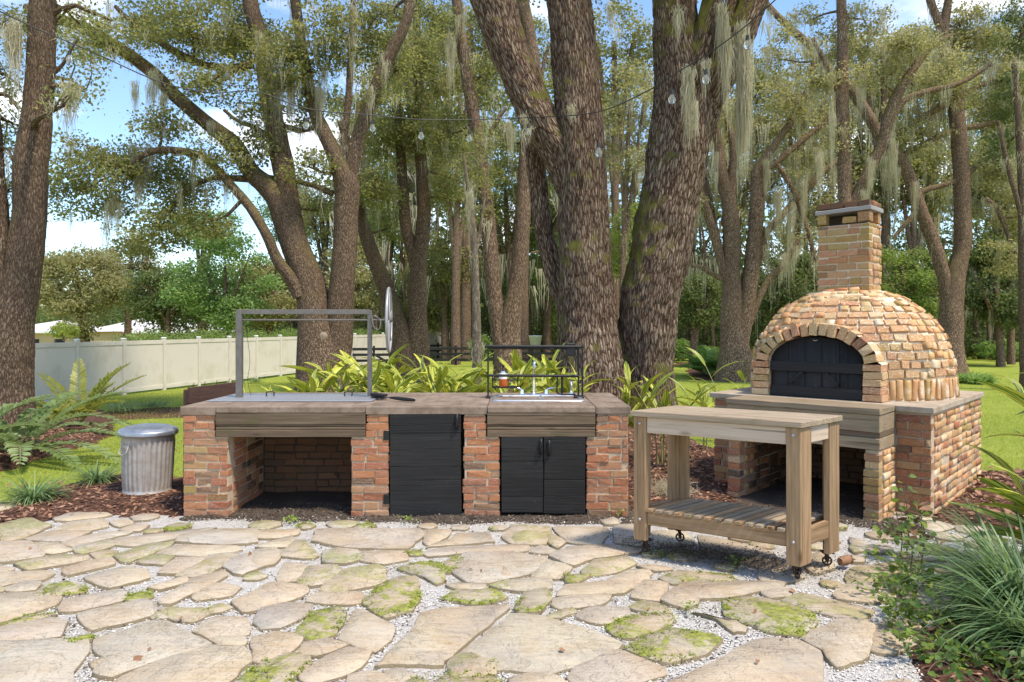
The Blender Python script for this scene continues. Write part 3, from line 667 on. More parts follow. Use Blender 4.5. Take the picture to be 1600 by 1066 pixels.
def place_bricks(bricks, parent_of, limit=298, stuff_parent=None):
    """the most visible bricks as objects, the rest joined into one part"""
    sc = []
    for i, (M, kind, par, n) in enumerate(bricks):
        c = M.translation; d = (Vector((0, 0, CAM_H)) - c); f = max(0, n.dot(d.normalized())) if n is not None else .5
        dx = M.col[0].xyz.length; sc.append(f * dx / d.length)
    order = np.argsort(sc)[::-1]; rest = {}
    for j, i in enumerate(order):
        M, kind, par, n = bricks[i]
        me = BR[kind][R.randint(8)]
        if j < limit: ob('brick', me, par, M)
        else: rest.setdefault((kind, par.name), [par, []])[1].append((me, M))
    for (kind, _), (par, L) in rest.items():
        V, Fs, A = [], {}, []; n0 = 0
        for me, M in L:
            v = np.empty(len(me.vertices) * 3); me.vertices.foreach_get('co', v); v = v.reshape(-1, 3); Mn = np.array(M)
            V.append(v @ Mn[:3, :3].T + Mn[:3, 3]); A.append(np.full(len(v), R.rand()))
            for p in me.polygons: Fs.setdefault(len(p.vertices), []).append([q + n0 for q in p.vertices])
            n0 += len(v)
        me = mesh_np('remaining_bricks', np.vstack(V), [np.array(f) for f in Fs.values()], BR[kind][0].materials[0], attrs={'rnd': np.concatenate(A)})
        me.transform(WM[par.name].inverted()); o = ob('brickwork', me, par); tag(o, kind='stuff')

# ------------------------------------------------------------------ brick counter
YF, YB = 6.02, 7.26
kit = thing('brick_counter', 'long brick outdoor kitchen counter with stone top, open alcove and black doors', 'counter', (-.9, 6.6, 0))
def X_(px): return (px - 800) * YF / F_PX
def Z_(py): return CAM_H - (py - HZ) * YF / F_PX
bl = []
def wl_(x0, x1, z0, z1, y=YF, kind='red', **k):
    out = []; wall(out, Matrix.Translation((x0, y, 0)), x1 - x0, z0, z1, kind, **k); bl.extend((M, kd, kit, Vector((0, -1, 0))) for M, kd in out)
xL, xR = -2.765, .982
x1, x2, x3, x4, x5, x6, x7, x8 = X_(357), X_(548), X_(610), X_(722), X_(783), X_(914), X_(338), X_(571)
ZT, ZL, ZL2 = .862, .672, .70
wl_(xL, x1, 0, ZL - .005, kind=('red', 'red', 'red', 'chim')); wl_(xL, x7 - .004, ZL - .005 + .0, ZT)
wl_(x2, x3 - .006, 0, ZL - .005, first=1); wl_(x8 + .004, x3 - .006, ZL - .005, ZT, first=1)
wl_(x4 + .006, x5 - .006, 0, ZL - .005); wl_(x4 + .006, X_(761) - .004, ZL - .005, ZT)
wl_(x6 + .006, xR, 0, ZL - .005, first=1); wl_(X_(930) + .004, xR, ZL - .005, ZT, first=1)
def side(xw, y0, y1, z1, sgn, kind='red', **k):
    """wall along y at x=xw whose face looks towards sgn*x"""
    if sgn > 0: M = frame_from((xw, y0, 0), (0, 1, 0), (0, 0, 1))
    else: M = frame_from((xw, y1, 0), (0, -1, 0), (0, 0, 1))
    out = []; wall(out, M, y1 - y0, 0, z1, kind, **k); bl.extend((m, kd, kit, Vector((sgn, 0, 0))) for m, kd in out)
side(x1, YF + .11, YF + .42, ZL, 1, first=1); side(x1, YF + .422, 6.86, ZL, 1, kind=('red', 'soot', 'soot', 'old')); side(x2, YF + .11, 6.86, ZL, -1, first=1)  # clean bricks at the mouth, darker ones behind paint the alcove's shade
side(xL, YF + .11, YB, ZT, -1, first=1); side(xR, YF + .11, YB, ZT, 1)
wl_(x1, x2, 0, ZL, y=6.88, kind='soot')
# mortar cores, set back behind the brick faces
e = .0065
for a, b_, z in ((xL + e, x1 - e, ZL), (x2 + e, x3 - .02, ZL), (x4 + .02, x5 - .02, ZL), (x6 + .02, xR - e, ZL), (xL + e, x7 - .02, ZT), (x8 + .02, x3 - .02, ZT), (x4 + .02, X_(761) - .02, ZT), (X_(930) + .02, xR - e, ZT)):
    box('mortar_core', kit, (a, YF + e, .0 if z == ZL else ZL - .002), (b_, 6.915 if z == ZL else 6.3, z), M_MORTAR, .003)
box('mortar_core', kit, (xL + e, 6.92, 0), (xR - e, YB - .01, ZT), M_MORTAR, .003)
box('alcove_lining', kit, (x1 - .02, 6.885, 0), (x2 + .02, 6.918, ZL), M_SOOT_SHADE, .002)
box('alcove_ceiling', kit, (x1, YF + .16, ZL + .01), (x2, 6.9, ZL + .05), M_SOOT_SHADE, .002)
box('cabinet_back', kit, (x3 - .02, 6.25, .02), (x6 + .02, 6.27, ZT), M_SOOT_SHADE, .002)
place_bricks(bl, None)
# stone top, in slabs
def topslab(xa, xb, z0, y0): return box('top_slab', kit, (xa, y0, z0), (xb, YB + .03, .926), M_SLAB, .006, .0015, sub=6)
cuts = [(-2.783, x7, .852, YF - .012), (x7 + .003, x8, .874, YF - .02), (x8 + .003, X_(761), .858, YF - .012), (X_(761) + .003, X_(930), .874, YF - .02), (X_(930) + .003, .998, .862, YF - .012)]
for c in cuts: topslab(c[0], c[1], c[2], c[3])
def lintel(xa, xb, par, M0=ID, y0=YF - .018, depth=.15, mat=M_BEAM, zs=((.776, .872, 0), (.757, .774, .014), (.733, .755, .006), (.672, .731, .003)), y1=None):
    for za, zb, rec in zs: box('beam', par, (xa, y0 + rec, za), (xb, (y1 or y0 + depth), zb), mat, .004, .0012, M0, sub=8)
lintel(x7, x8, kit); lintel(X_(761), X_(930), kit)
# doors made of horizontal boards
def door(xa, xb, za, zb, nb, hx, hz, tilt=0.0):
    M0 = Matrix.Translation(((xa + xb) / 2, YF - .012, za)) @ Matrix.Rotation(tilt, 4, 'Y')
    w = xb - xa; hgt = zb - za
    back = cbox_me('door', w - .004, .018, hgt - .004, .002, 0, M_BLACK); d = ob('door', back, kit, M0 @ Matrix.Translation((0, .03, hgt / 2)))
    zz = 0.0; hs = R.uniform(.8, 1.2, nb); hs = hs / hs.sum() * hgt
    for h in hs:
        ob('board', cbox_me('board', w + R.uniform(-.004, .004), .022, h - .0016, .0015, .0006, M_BLACK, sub=4), d, M0 @ Matrix.Translation((R.normal(0, .001), R.normal(0.008, .0015), zz + h / 2))); zz += h
    b = Buf(); p = M0 @ Vector((hx - (xa + xb) / 2, -.02, hz - za))
    pts = [p + Vector(q) for q in ((0, .012, .05), (0, -.016, .045), (0, -.02, .0), (0, -.016, -.045), (0, .012, -.05))]
    tube(b, pts, [.006] * 5, 8, n=14); b.add(*PLATE(p + Vector((0, .006, 0)), .011, .004, .065)); b.obj('handle', M_BLKMETAL, d, True)
def PLATE(c, dx, dy, dz):
    s = np.array([(x, y, z) for x in (-1, 1) for y in (-1, 1) for z in (-1, 1)], float)
    return np.array(c) + s * (dx, dy, dz), np.array([(0, 1, 3, 2), (4, 6, 7, 5), (0, 4, 5, 1), (2, 3, 7, 6), (0, 2, 6, 4), (1, 5, 7, 3)])
door(x3 + .002, x4 - .006, .01, Z_(646.5), 6, X_(715), .80, -.006); door(x5 + .002, X_(849) - .003, .04, Z_(681), 5, X_(845), .59, 0); door(X_(849) + .003, x6, .03, Z_(681), 4, X_(857), .58, .006)
for px, py in ((604, 680), (604, 780)):
    ob('hinge', cbox_me('hinge', .05, .012, .08, .003, .001, M_BLKMETAL), kit, Matrix.Translation((X_(px), YF - .004, Z_(py))))

# ------------------------------------------------------------------ open-fire grill on the counter
gr = thing('open_grill', 'grey steel open fire grill frame with flat lids and height wheel on counter left', 'grill', (-1.9, 6.7, .926))
TZ = .926
lp = P(377, 622, 6.72); rp_ = P(579, 621, 6.8)
box('post', gr, (-2.57, 6.66, TZ + .006), (-2.515, 6.715, 1.752), M_STEEL, .003); box('post', gr, (-1.365, 6.76, TZ + .006), (-1.325, 6.8, 1.75), M_STEEL, .003)
M0 = frame_from((-2.56, 6.688, 1.735), (1.2, .09, 0), (0, 0, 1)); Lb = 1.225
ob('top_bar', cbox_me('top_bar', Lb, .045, .045, .003, 0, M_STEEL), gr, M0 @ Matrix.Translation((Lb / 2, 0, 0)))
b = Buf(); tube(b, [(-2.52, 6.69, 1.66), (-1.15, 6.79, 1.66)], [.009, .009], 10, n=3); b.obj('winding_shaft', M_STEEL, gr, True)
for xa, xb in ((-2.72, -1.96), (-1.955, -1.245)):
    pl = box('lid_plate', gr, (xa, 6.38, TZ + .003), (xb, 7.08, TZ + .012), M_PLATE, .002)
    b = Buf(); xc = (xa + xb) / 2 + .05; pts = [(xc - .03, 6.78, TZ + .01), (xc - .03, 6.78, TZ + .05), (xc + .03, 6.8, TZ + .05), (xc + .03, 6.8, TZ + .01)]
    tube(b, pts, [.006] * 4, 8, n=16); b.obj('lid_handle', M_BLKMETAL, pl, True)
def ring(b, c, r, t, seg=48, M=ID, ts=10):
    th = np.linspace(0, 2 * np.pi, seg, endpoint=False); ph = np.linspace(0, 2 * np.pi, ts, endpoint=False)
    V = np.array([[(r + t * math.cos(p)) * math.cos(a), t * math.sin(p), (r + t * math.cos(p)) * math.sin(a)] for a in th for p in ph])
    V = np.array([list(M @ Vector(v) + Vector(c)) for v in V]); Fq = [[i * ts + j, ((i + 1) % seg) * ts + j, ((i + 1) % seg) * ts + (j + 1) % ts, i * ts + (j + 1) % ts] for i in range(seg) for j in range(ts)]
    b.add(V, Fq)
wc = Vector((-1.165, 6.79, 1.66)); RM = Matrix.Rotation(math.radians(90 + 5.4), 3, 'Z').to_4x4()
wh = Buf(); ring(wh, wc, .30, .013, 64, RM); whl = wh.obj('hand_wheel', M_RIM, gr, True)
for k in range(3):
    b = Buf(); a = k * math.pi / 3 + .3; d = RM @ Vector((math.cos(a), 0, math.sin(a))); tube(b, [wc - d * .3, wc + d * .3], [.008, .008], 8, n=3); b.obj('spoke', M_RIM, whl, True)
b = Buf(); tube(b, [wc - Vector((.04, 0, 0)), wc + Vector((.03, 0, 0))], [.022, .022], 16, n=3); b.obj('hub', M_STEEL, whl, True)
b = Buf(); tube(b, [(-1.32, 6.75, 1.70), (-1.30, 6.73, 1.60), (-1.25, 6.73, 1.57), (-1.24, 6.75, 1.66), (-1.30, 6.75, 1.70)], [.007] * 5, 8, n=20); b.obj('crank_bracket', M_STEEL, gr, True)
b = Buf(); tube(b, [(-2.50, 6.7, 1.65), (-2.45, 6.7, 1.3), (-2.47, 6.7, 1.1), (-2.44, 6.7, .95)], [.002] * 4, 5, n=12); b.obj('cable', M_WIRE, gr, True)
# brush on the counter
br = thing('grill_brush', 'black grill brush lying on the counter beside the grill lids', 'brush', (-1.05, 6.5, TZ))
p0, p1 = Vector((-1.24, 6.6, TZ + .03)), Vector((-.86, 6.32, TZ + .022))
b = Buf(); tube(b, [p0.lerp(p1, .35), p0.lerp(p1, .5), p0.lerp(p1, .75), p1], [.009, .015, .017, .013], 12, n=12); b.obj('handle', M_BLKMETAL, br, True)
b = Buf(); tube(b, [p0.lerp(p1, .15), p0.lerp(p1, .4)], [.006, .006], 8, n=3); b.obj('shaft', M_STEEL, br, True)
M0 = frame_from(p0 - Vector((.0, 0, 0)), p1 - p0, (0, 0, 1)); ob('brush_head', cbox_me('brush_head', .17, .07, .018, .004, 0, M_BLACK), br, M0 @ Matrix.Translation((.02, 0, .018)))
b = Buf()
for i in range(500):
    q = M0 @ Vector((.02 + R.uniform(-.08, .08), R.uniform(-.032, .032), .01)); s = R.normal(0, .004, 2); V = [q + Vector((.001, 0, 0)), q - Vector((.001, 0, 0)), q + Vector((s[0], s[1], -.036))]
    b.add([list(v) for v in V], [[0, 1, 2]])
b.obj('bristles', M_BLKMETAL, br)

# ------------------------------------------------------------------ sink, tap, rack, soap
sk = thing('sink', 'bright steel drop-in sink with gooseneck tap in the counter top', 'sink', (.23, 6.72, TZ))
def sinkmesh():
    b = Buf(); x0, x1_, y0, y1 = -.185, .655, 6.44, 6.96
    def rr(ins, z, r=.05):
        pts = []
        for cx_, cy_, a0 in ((x1_ - ins - r, y1 - ins - r, 0), (x0 + ins + r, y1 - ins - r, 90), (x0 + ins + r, y0 + ins + r, 180), (x1_ - ins - r, y0 + ins + r, 270)):
            for k in range(6): a = math.radians(a0 + k * 18); pts.append((cx_ + r * math.cos(a), cy_ + r * math.sin(a), z))
        return pts
    rings = [rr(0, TZ + .001), rr(.004, TZ + .010), rr(.035, TZ + .012), rr(.045, TZ + .004), rr(.06, TZ - .05), rr(.10, TZ - .055)]
    V = np.array(sum(rings, [])); n = 24; k = np.arange(n); Fq = np.vstack([np.stack([j * n + k, j * n + (k + 1) % n, (j + 1) * n + (k + 1) % n, (j + 1) * n + k], 1) for j in range(5)])
    b.add(V, Fq); b.add(np.array(rings[-1]), np.arange(24)[None, :]); return b
sinkmesh().obj('basin', M_SINK, sk, True)
box('divider', sk, (.26, 6.5, TZ - .05), (.29, 6.9, TZ + .008), M_SINK, .006)
box('tap_base', sk, (.07, 6.965, TZ), (.37, 7.03, TZ + .016), M_CHROME, .006)
b = Buf(); tube(b, [(.215, 7.0, TZ + .01), (.215, 7.0, TZ + .16), (.215, 6.995, TZ + .27), (.215, 6.96, TZ + .325), (.215, 6.9, TZ + .33), (.215, 6.865, TZ + .28)], [.018, .013, .012, .012, .012, .013], 14, n=36); b.obj('tap', M_CHROME, sk, True)
for s, x in ((-1, .10), (1, .335)):
    b = Buf(); tube(b, [(x, 7.0, TZ + .01), (x, 7.0, TZ + .055)], [.02, .015], 12, n=4); tube(b, [(x, 7.0, TZ + .05), (x + s * .03, 6.99, TZ + .068), (x + s * .08, 6.98, TZ + .075)], [.011, .009, .006], 10, n=10); b.obj('tap_lever', M_CHROME, sk, True)
b = Buf(); tube(b, [(.58, 7.0, TZ + .01), (.58, 7.0, TZ + .05), (.58, 6.99, TZ + .10), (.575, 6.975, TZ + .135)], [.018, .012, .012, .017], 12, n=16); b.obj('sprayer', M_CHROME, sk, True)
rk = thing('over_sink_rack', 'black metal drying rack standing over the sink', 'rack', (.23, 6.9, TZ))
def rod(pts, r, nm='rod', par=rk, m=M_BLKMETAL, n=None):
    b = Buf(); tube(b, pts, [r] * len(pts), 10, n=n or (3 if len(pts) == 2 else 24)); return b.obj(nm, m, par, True)
rxl, rxr = -.225, .63
for x, y in ((rxl, 6.74), (rxr, 6.80), (rxr + .03, 6.72)): rod([(x, y, TZ), (x, y, 1.44 if x < 0 else 1.42)], .0085, 'post')
rod([(rxl - .03, 6.74, 1.412), (rxr + .05, 6.80, 1.405)], .015, 'top_rail'); rod([(rxl, 6.74, 1.39), (rxr, 6.80, 1.385)], .006, 'wire')
rod([(rxl, 6.74, 1.138), (rxr, 6.80, 1.128)], .013, 'middle_rail')
for x in (-.08, .07, .22, .37): ob('clamp', cbox_me('clamp', .03, .025, .035, .004, 0, M_BLKMETAL), rk, Matrix.Translation((x, 6.75 + .07 * (x + .2), 1.405)))
ob('utensil_box', cbox_me('utensil_box', .085, .09, .125, .006, .001, M_BLKMETAL), rk, Matrix.Translation((.555, 6.83, 1.38)))
ob('clamp', cbox_me('clamp', .06, .06, .05, .006, .0, M_BLKMETAL), rk, Matrix.Translation((.37, 6.8, 1.40)))
rod([(.43, 6.78, 1.12), (.425, 6.78, .99), (.445, 6.78, .962), (.52, 6.78, .955), (.60, 6.79, .957)], .008, 'hook_rail'); rod([(.475, 6.8, 1.12), (.475, 6.8, .955)], .012, 'post')
sh = rod([(-.19, 6.9, 1.083), (.06, 6.9, 1.083)], .006, 'soap_shelf')
for y in (6.78, 6.84, 6.9, 6.96): rod([(-.185, y, 1.018), (.055, y, 1.018)], .003, 'wire', sh)
for x in (-.185, .055): rod([(x, 6.78, 1.018), (x, 6.78, 1.083), (x, 6.96, 1.083), (x, 6.96, 1.018)], .004, 'wire', sh); rod([(x, 6.76, 1.13), (x, 6.78, 1.08)], .005, 'wire', sh)
ob('foot', cbox_me('foot', .09, .12, .02, .004, 0, M_BLKMETAL), rk, Matrix.Translation((.63, 6.76, TZ + .011))); ob('foot', cbox_me('foot', .04, .1, .014, .004, 0, M_BLKMETAL), rk, Matrix.Translation((rxl, 6.74, TZ + .008)))
bt = thing('soap_bottle', 'small pump bottle half full of orange soap in the rack', 'bottle', (-.085, 6.86, 1.022))
b = Buf(); lathe(b, [(.0, 0), (.036, .002), (.04, .01), (.04, .075)], 24, (-.085, 6.86, 1.022)); b.obj('liquid', M_ORANGE, bt, True)
b = Buf(); lathe(b, [(.0405, .075), (.0405, .115), (.034, .13), (.016, .14), (.015, .15), (0, .151)], 24, (-.085, 6.86, 1.022)); b.obj('bottle_neck', M_WHITEPL, bt, True)
b = Buf(); lathe(b, [(.014, .15), (.014, .165), (.006, .168), (.006, .195), (.013, .197), (.013, .21), (0, .211)], 16, (-.085, 6.86, 1.022)); tube(b, [(-.085, 6.86, 1.225), (-.125, 6.85, 1.215)], [.006, .004], 8, n=4); b.obj('pump', M_BLKMETAL, bt, True)

# ------------------------------------------------------------------ dark board screen by the counter's left end
bs = thing('board_screen', 'low dark red-brown board screen beside the left end of the counter', 'screen', (-3.0, 7.1, 0))
a, c_ = Vector((-3.045, 6.75, 0)), Vector((-2.86, 7.46, 0)); L = (c_ - a).length; M0 = frame_from(a, c_ - a, (0, 0, 1))
for i, z in enumerate(np.arange(.02, .93, .142)): ob('board', cbox_me('board', L, .03, .136, .003, .0015, M_BROWNBOARD, sub=3), bs, M0 @ Matrix.Translation((L / 2, .002 * (i % 2), z + .068)))
for x in (.045, L - .04): ob('post', cbox_me('post', .07, .05, 1.0, .004, 0, M_BROWNBOARD), bs, M0 @ Matrix.Translation((x, .045, .5)))
ob('top_board', cbox_me('top_board', L, .03, .05, .003, .001, M_BROWNBOARD, sub=3), bs, M0 @ Matrix.Translation((L / 2, 0, .997)))
for x in (.06, .22, .4, .6): b = Buf(); tube(b, [M0 @ Vector((x, 0, 1.01)), M0 @ Vector((x + .004, 0, 1.05)), M0 @ Vector((x + .02, 0, 1.06))], [.003] * 3, 5, n=6); b.obj('nail', M_CASTER, bs, True)
# ------------------------------------------------------------------ brick pizza oven
A0 = Vector((2.021, 7.279, 0)); ang = math.atan2(-.685, .728)
MO = Matrix.Translation(A0) @ Matrix.Rotation(ang, 4, 'Z')
ov = thing('pizza_oven', 'domed brick pizza oven with square chimney and black arched door on a brick base', 'oven', A0, ang)
nF, nR, nL, nB = [(MO.to_3x3() @ Vector(v)) for v in ((0, -1, 0), (1, 0, 0), (-1, 0, 0), (0, 1, 0))]
ob_l = []
def wo(p, xd, length, z0, z1, kind, n, **k):
    out = []; wall(out, MO @ frame_from(p, xd, (0, 0, 1)), length, z0, z1, kind, **k); ob_l.extend((m, kd, ov, n) for m, kd in out)
S0, S1 = .02, 1.98
wo((S0, .02, 0), (1, 0, 0), .375 - S0, 0, .875, 'old', nF); wo((1.705, .02, 0), (1, 0, 0), S1 - 1.705, 0, .875, 'old', nF)
wo((S1, .115, 0), (0, 1, 0), 1.865, 0, .875, ('old', 'tan', 'chim', 'tan'), nR, first=1); wo((S0, S1, 0), (0, -1, 0), 1.865, 0, .875, 'old', nL); wo((S1 - .1, S1, 0), (-1, 0, 0), 1.86, 0, .875, 'old', nB)
wo((.377, -.405, 0), (1, 0, 0), .13, 0, .585, ('red', 'chim', 'tan'), nF, blen=.26); wo((1.575, -.405, 0), (1, 0, 0), .13, -.03, .585, ('chim', 'chim', 'tan'), nF, blen=.26)
wo((.507, -.30, 0), (0, 1, 0), .22, 0, .585, ('red', 'chim'), nR); wo((.507, -.078, 0), (0, 1, 0), 1.05, 0, .585, ('soot', 'soot', 'old'), nR, first=1); wo((1.705, -.31, 0), (0, 1, 0), .32, 0, .585, ('tan', 'chim', 'tan'), nR, first=1); wo((.377, .01, 0), (0, -1, 0), .31, 0, .585, 'tan', nL)  # past the clean mouth, sooty bricks also carry the recess's shade in their colour
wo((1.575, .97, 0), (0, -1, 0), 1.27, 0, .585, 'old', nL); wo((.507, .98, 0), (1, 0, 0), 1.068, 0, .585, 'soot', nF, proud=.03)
def mbox(nm, lo, hi, m=M_MORTAR, **k): return box(nm, ov, lo, hi, m, .003, M0=MO, **k)
mbox('mortar_core', (S0 + e, .033, 0), (.495, S1 - e, .874)); mbox('mortar_core', (1.59, .033, 0), (S1 - e, S1 - e, .874)); mbox('mortar_core', (.495, .992, 0), (1.59, S1 - e, .874))
mbox('mortar_core', (.388, -.392, 0), (.495, .033, .585)); mbox('mortar_core', (1.59, -.392, 0), (1.694, .033, .585)); mbox('vault_ceiling', (.5, -.39, .60), (1.585, .99, .64), M_SOOT_SHADE)
mbox('inner_lining', (.505, .97, 0), (1.58, .99, .6), M_SOOT_SHADE)
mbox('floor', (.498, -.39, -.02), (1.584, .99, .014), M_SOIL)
# slab and hearth timbers
mbox('top_slab', (-.01, -.012, .880), (.37, 2.01, .926), M_SLAB2, jit=.001); mbox('top_slab', (.373, .0, .880), (1.71, 2.01, .9255), M_SLAB2); mbox('top_slab', (1.713, -.012, .878), (2.0, 2.01, .926), M_SLAB2, jit=.001)
for za, zb, y, m in ((.879, .928, -.43, M_BEAM2), (.735, .877, -.417, M_BEAM2), (.688, .733, -.402, M_BEAM), (.590, .686, -.414, M_BEAM2)):
    box('hearth_beam', ov, (.372 if zb > .9 else .38, y, za), (1.712 if zb > .9 else 1.705, -.002 if zb < .9 else .0, zb), m, .004, .0015, MO, sub=8)
# dome
CX, CY, RD, H1, HB = .99, 1.06, .955, .20, .88; SZ = .926
def dome_r(h): return RD * (1 - .02 * max(0, h / H1 - .0)) if h < H1 else RD * .98 * math.sqrt(max(0, 1 - ((h - H1) / HB) ** 2))
db = Buf(); lathe(db, [(dome_r(h) - .007, h) for h in list(np.linspace(0, H1, 3)) + list(H1 + HB * np.sin(np.linspace(.1, math.pi / 2, 18)))], 48, (CX, CY, SZ))
me = db.mesh('dome_mortar', M_MORTAR2, True)
bm = bmesh.new(); bm.from_mesh(me); bmesh.ops.subdivide_edges(bm, edges=bm.edges[:], cuts=2, use_grid_fill=True)
AX, AH, SP, AR = .975, .435, .335, .25
bmesh.ops.delete(bm, geom=[f for f in bm.faces if (lambda c: c.y < .5 and abs(c.x - AX) < AH + .06 and (c.z - SZ) < SP + (AR + .07) * math.sqrt(max(0, 1 - ((c.x - AX) / (AH + .07)) ** 2)))(f.calc_center_median())], context='FACES')
bm.to_mesh(me); bm.free(); dome = ob('dome', me, ov, MO)
AX, AH, SP, AR = .975, .435, .335, .25       # arch centre, half width, springing height, rise
def in_arch(x, y, h, m=.0):
    dx = abs(x - AX); 
    if y > .55: return False
    if h < SP: return dx < AH + .17 + m
    return ((dx) / (AH + .15 + m)) ** 2 + ((h - SP) / (AR + .13 + m)) ** 2 < 1
prof = [(0, H1)]; h = H1; s = .0; rows = [(.0, .195, .067)]
t = math.asin(0); ell = [(RD * .98 * math.cos(a), H1 + HB * math.sin(a)) for a in np.linspace(0, math.pi / 2, 400)]
acc = [0]; 
for i in range(1, 400): acc.append(acc[-1] + math.dist(ell[i], ell[i - 1]))
dome_l = []
def dome_brick(phi, r, z, nrm_r, nrm_z, w, hh, jit=.006):
    c = Vector((CX + r * math.cos(phi), CY + r * math.sin(phi), SZ + z)); n = Vector((math.cos(phi) * nrm_r, math.sin(phi) * nrm_r, nrm_z)).normalized(); x = Vector((-math.sin(phi), math.cos(phi), 0))
    if in_arch(c.x, c.y, z, -.055): return
    if .73 < c.x < 1.29 and .80 < c.y < 1.2 and z > .8: return
    M = frame_from(c, x, n.cross(-x)) ; M = frame_from(c, x, Vector(n).cross(x) * -1)
    zc = (-n).cross(x) * -1; yv = -n; zv = Vector(x).cross(yv); M = Matrix(((x.x, yv.x, zv.x, c.x), (x.y, yv.y, zv.y, c.y), (x.z, yv.z, zv.z, c.z), (0, 0, 0, 1)))
    e2 = Matrix.Rotation(R.normal(0, .04), 4, 'Y') @ Matrix.Rotation(R.normal(0, .05), 4, 'Z') @ Matrix.Rotation(R.normal(0, .05), 4, 'X')
    Mw = MO @ M @ Matrix.Translation((0, .042 - abs(R.normal(0, jit)), 0)) @ e2 @ Matrix.Diagonal((w, .09, hh, 1)); dome_l.append((Mw, 'tan', dome, MO.to_3x3() @ n))
k = 0; phi = 0
while phi < 2 * math.pi - .03:                    # soldier course
    w = R.uniform(.058, .085); dome_brick(phi + w / 2 / RD, dome_r(.1), .10, 1, .0, w - .012, .185); phi += w / RD
s = .045; row = 0
while s < acc[-1] - .05:
    i = min(np.searchsorted(acc, s), 398); r, z = ell[i]; dr, dz = ell[i + 1][0] - ell[i][0], ell[i + 1][1] - ell[i][1]; nr, nz = dz, -dr
    phi = (row % 2) * .08 + R.uniform(0, .05); end = phi + 2 * math.pi
    while phi < end - .03:
        w = R.uniform(.085, .15) if R.rand() > .2 else R.uniform(.15, .20); w = min(w, max(.06, r * .5)); w = min(w, (end - phi) * r)
        if w < .04: break
        dome_brick(phi + w / 2 / r, r, z + R.normal(0, .006), nr, nz, w - .015, R.uniform(.058, .074), .010); phi += w / r
    s += .083; row += 1
ob_l += dome_l
# arch ring, jambs and the fill behind it
arch = ob('arch', (lambda b: b.mesh('arch_fill', M_MORTAR2, False))((lambda b: (b.add(*(lambda pts: (np.array([(x, .155, z) for x, z in pts] + [(x, .62, z) for x, z in pts]),
       np.array([[i, (i + 1) % len(pts), len(pts) + (i + 1) % len(pts), len(pts) + i] for i in range(len(pts))])))(
       [(AX + AH, SZ + .002), (AX + AH, SZ + SP)] + [(AX + AH * math.cos(a), SZ + SP + AR * math.sin(a)) for a in np.linspace(.1, math.pi - .1, 22)] + [(AX - AH, SZ + SP), (AX - AH, SZ + .002), (AX - AH - .145, SZ + .002), (AX - AH - .145, SZ + SP)]
       + [(AX + (AH + .12) * math.cos(a), SZ + SP + (AR + .098) * math.sin(a)) for a in np.linspace(math.pi - .05, .05, 24)] + [(AX + AH + .145, SZ + SP), (AX + AH + .145, SZ + .002)])), b)[1])(Buf())), ov, MO)
arch_l = []
for sx in (-1, 1):
    z = SZ + .004
    while z < SZ + SP - .03:
        w = R.uniform(.15, .17); M = MO @ Matrix.Translation((AX + sx * (AH + w / 2 - .002), .235, z + .03)) @ Matrix.Rotation(R.normal(0, .02), 4, 'Z') @ Matrix.Diagonal((w, .22, .062, 1)); arch_l.append((M, 'tan', arch, nF)); z += .067
aa = np.linspace(0, math.pi, 400); px_ = AX + (AH + .062) * np.cos(aa); pz_ = SZ + SP + (AR + .062) * np.sin(aa); ac = np.concatenate([[0], np.cumsum(np.hypot(np.diff(px_), np.diff(pz_)))]); nb = int(ac[-1] / .082)
for j in range(nb):
    i = np.searchsorted(ac, (j + .5) * ac[-1] / nb); a = aa[i]; n = Vector((math.cos(a) / (AH + .06), 0, math.sin(a) / (AR + .06))).normalized(); x = n; yv = Vector((0, 1, 0)); zv = x.cross(yv)
    M = Matrix(((x.x, 0, zv.x, px_[i]), (0, 1, 0, .235), (x.z, 0, zv.z, pz_[i]), (0, 0, 0, 1)))
    arch_l.append((MO @ M @ Matrix.Translation((R.normal(0, .004), R.normal(0, .006), 0)) @ Matrix.Rotation(R.normal(0, .03), 4, 'Y') @ Matrix.Diagonal((R.uniform(.105, .122), .22, R.uniform(.066, .074), 1)), 'tan' if R.rand() > .12 else 'old', arch, nF))
ob_l += arch_l
# black boarded door
def arch_h(x): q = 1 - ((x - AX) / AH) ** 2; return SP + AR * math.sqrt(max(q, 0))
dr = ob('door', cbox_me('door', .84, .02, .33, .003, 0, M_BLACK), ov, MO @ Matrix.Translation((AX, .235, SZ + .17)))
xs = [AX - AH + .012, AX - .26, AX - .10, AX + .055, AX + .215, AX + AH - .012]
for a, b_ in zip(xs[:-1], xs[1:]):
    m = 7; X = np.linspace(a + .002, b_ - .002, m); top = [SZ + min(arch_h(x), 9) - .014 for x in X]; V = [(x, y, z) for y in (.180, .205) for x, z in list(zip(X, [SZ + .012] * m)) + list(zip(X, top))]
    Fq = [[i, i + 1, m + i + 1, m + i] for i in range(m - 1)] + [[2 * m + i + 1, 2 * m + i, 3 * m + i, 3 * m + i + 1] for i in range(m - 1)] + [[m + i, m + i + 1, 3 * m + i + 1, 3 * m + i] for i in range(m - 1)] + [[0, m, 3 * m, 2 * m], [m - 1, 3 * m - 1, 4 * m - 1, 2 * m - 1]]
    c = Vector(((a + b_) / 2, .22, SZ + .3)); Rm = MO @ Matrix.Translation(c) @ Matrix.Rotation(-math.pi / 2, 4, 'Y'); me = mesh_np('plank', np.array(V), np.array(Fq), M_BLACK); me.transform(Rm.inverted() @ MO); ob('plank', me, dr, Rm)
ob('cross_board', cbox_me('cross_board', 2 * AH - .02, .02, .095, .004, .001, M_BLACK, sub=5), dr, MO @ Matrix.Translation((AX, .168, SZ + .29)))
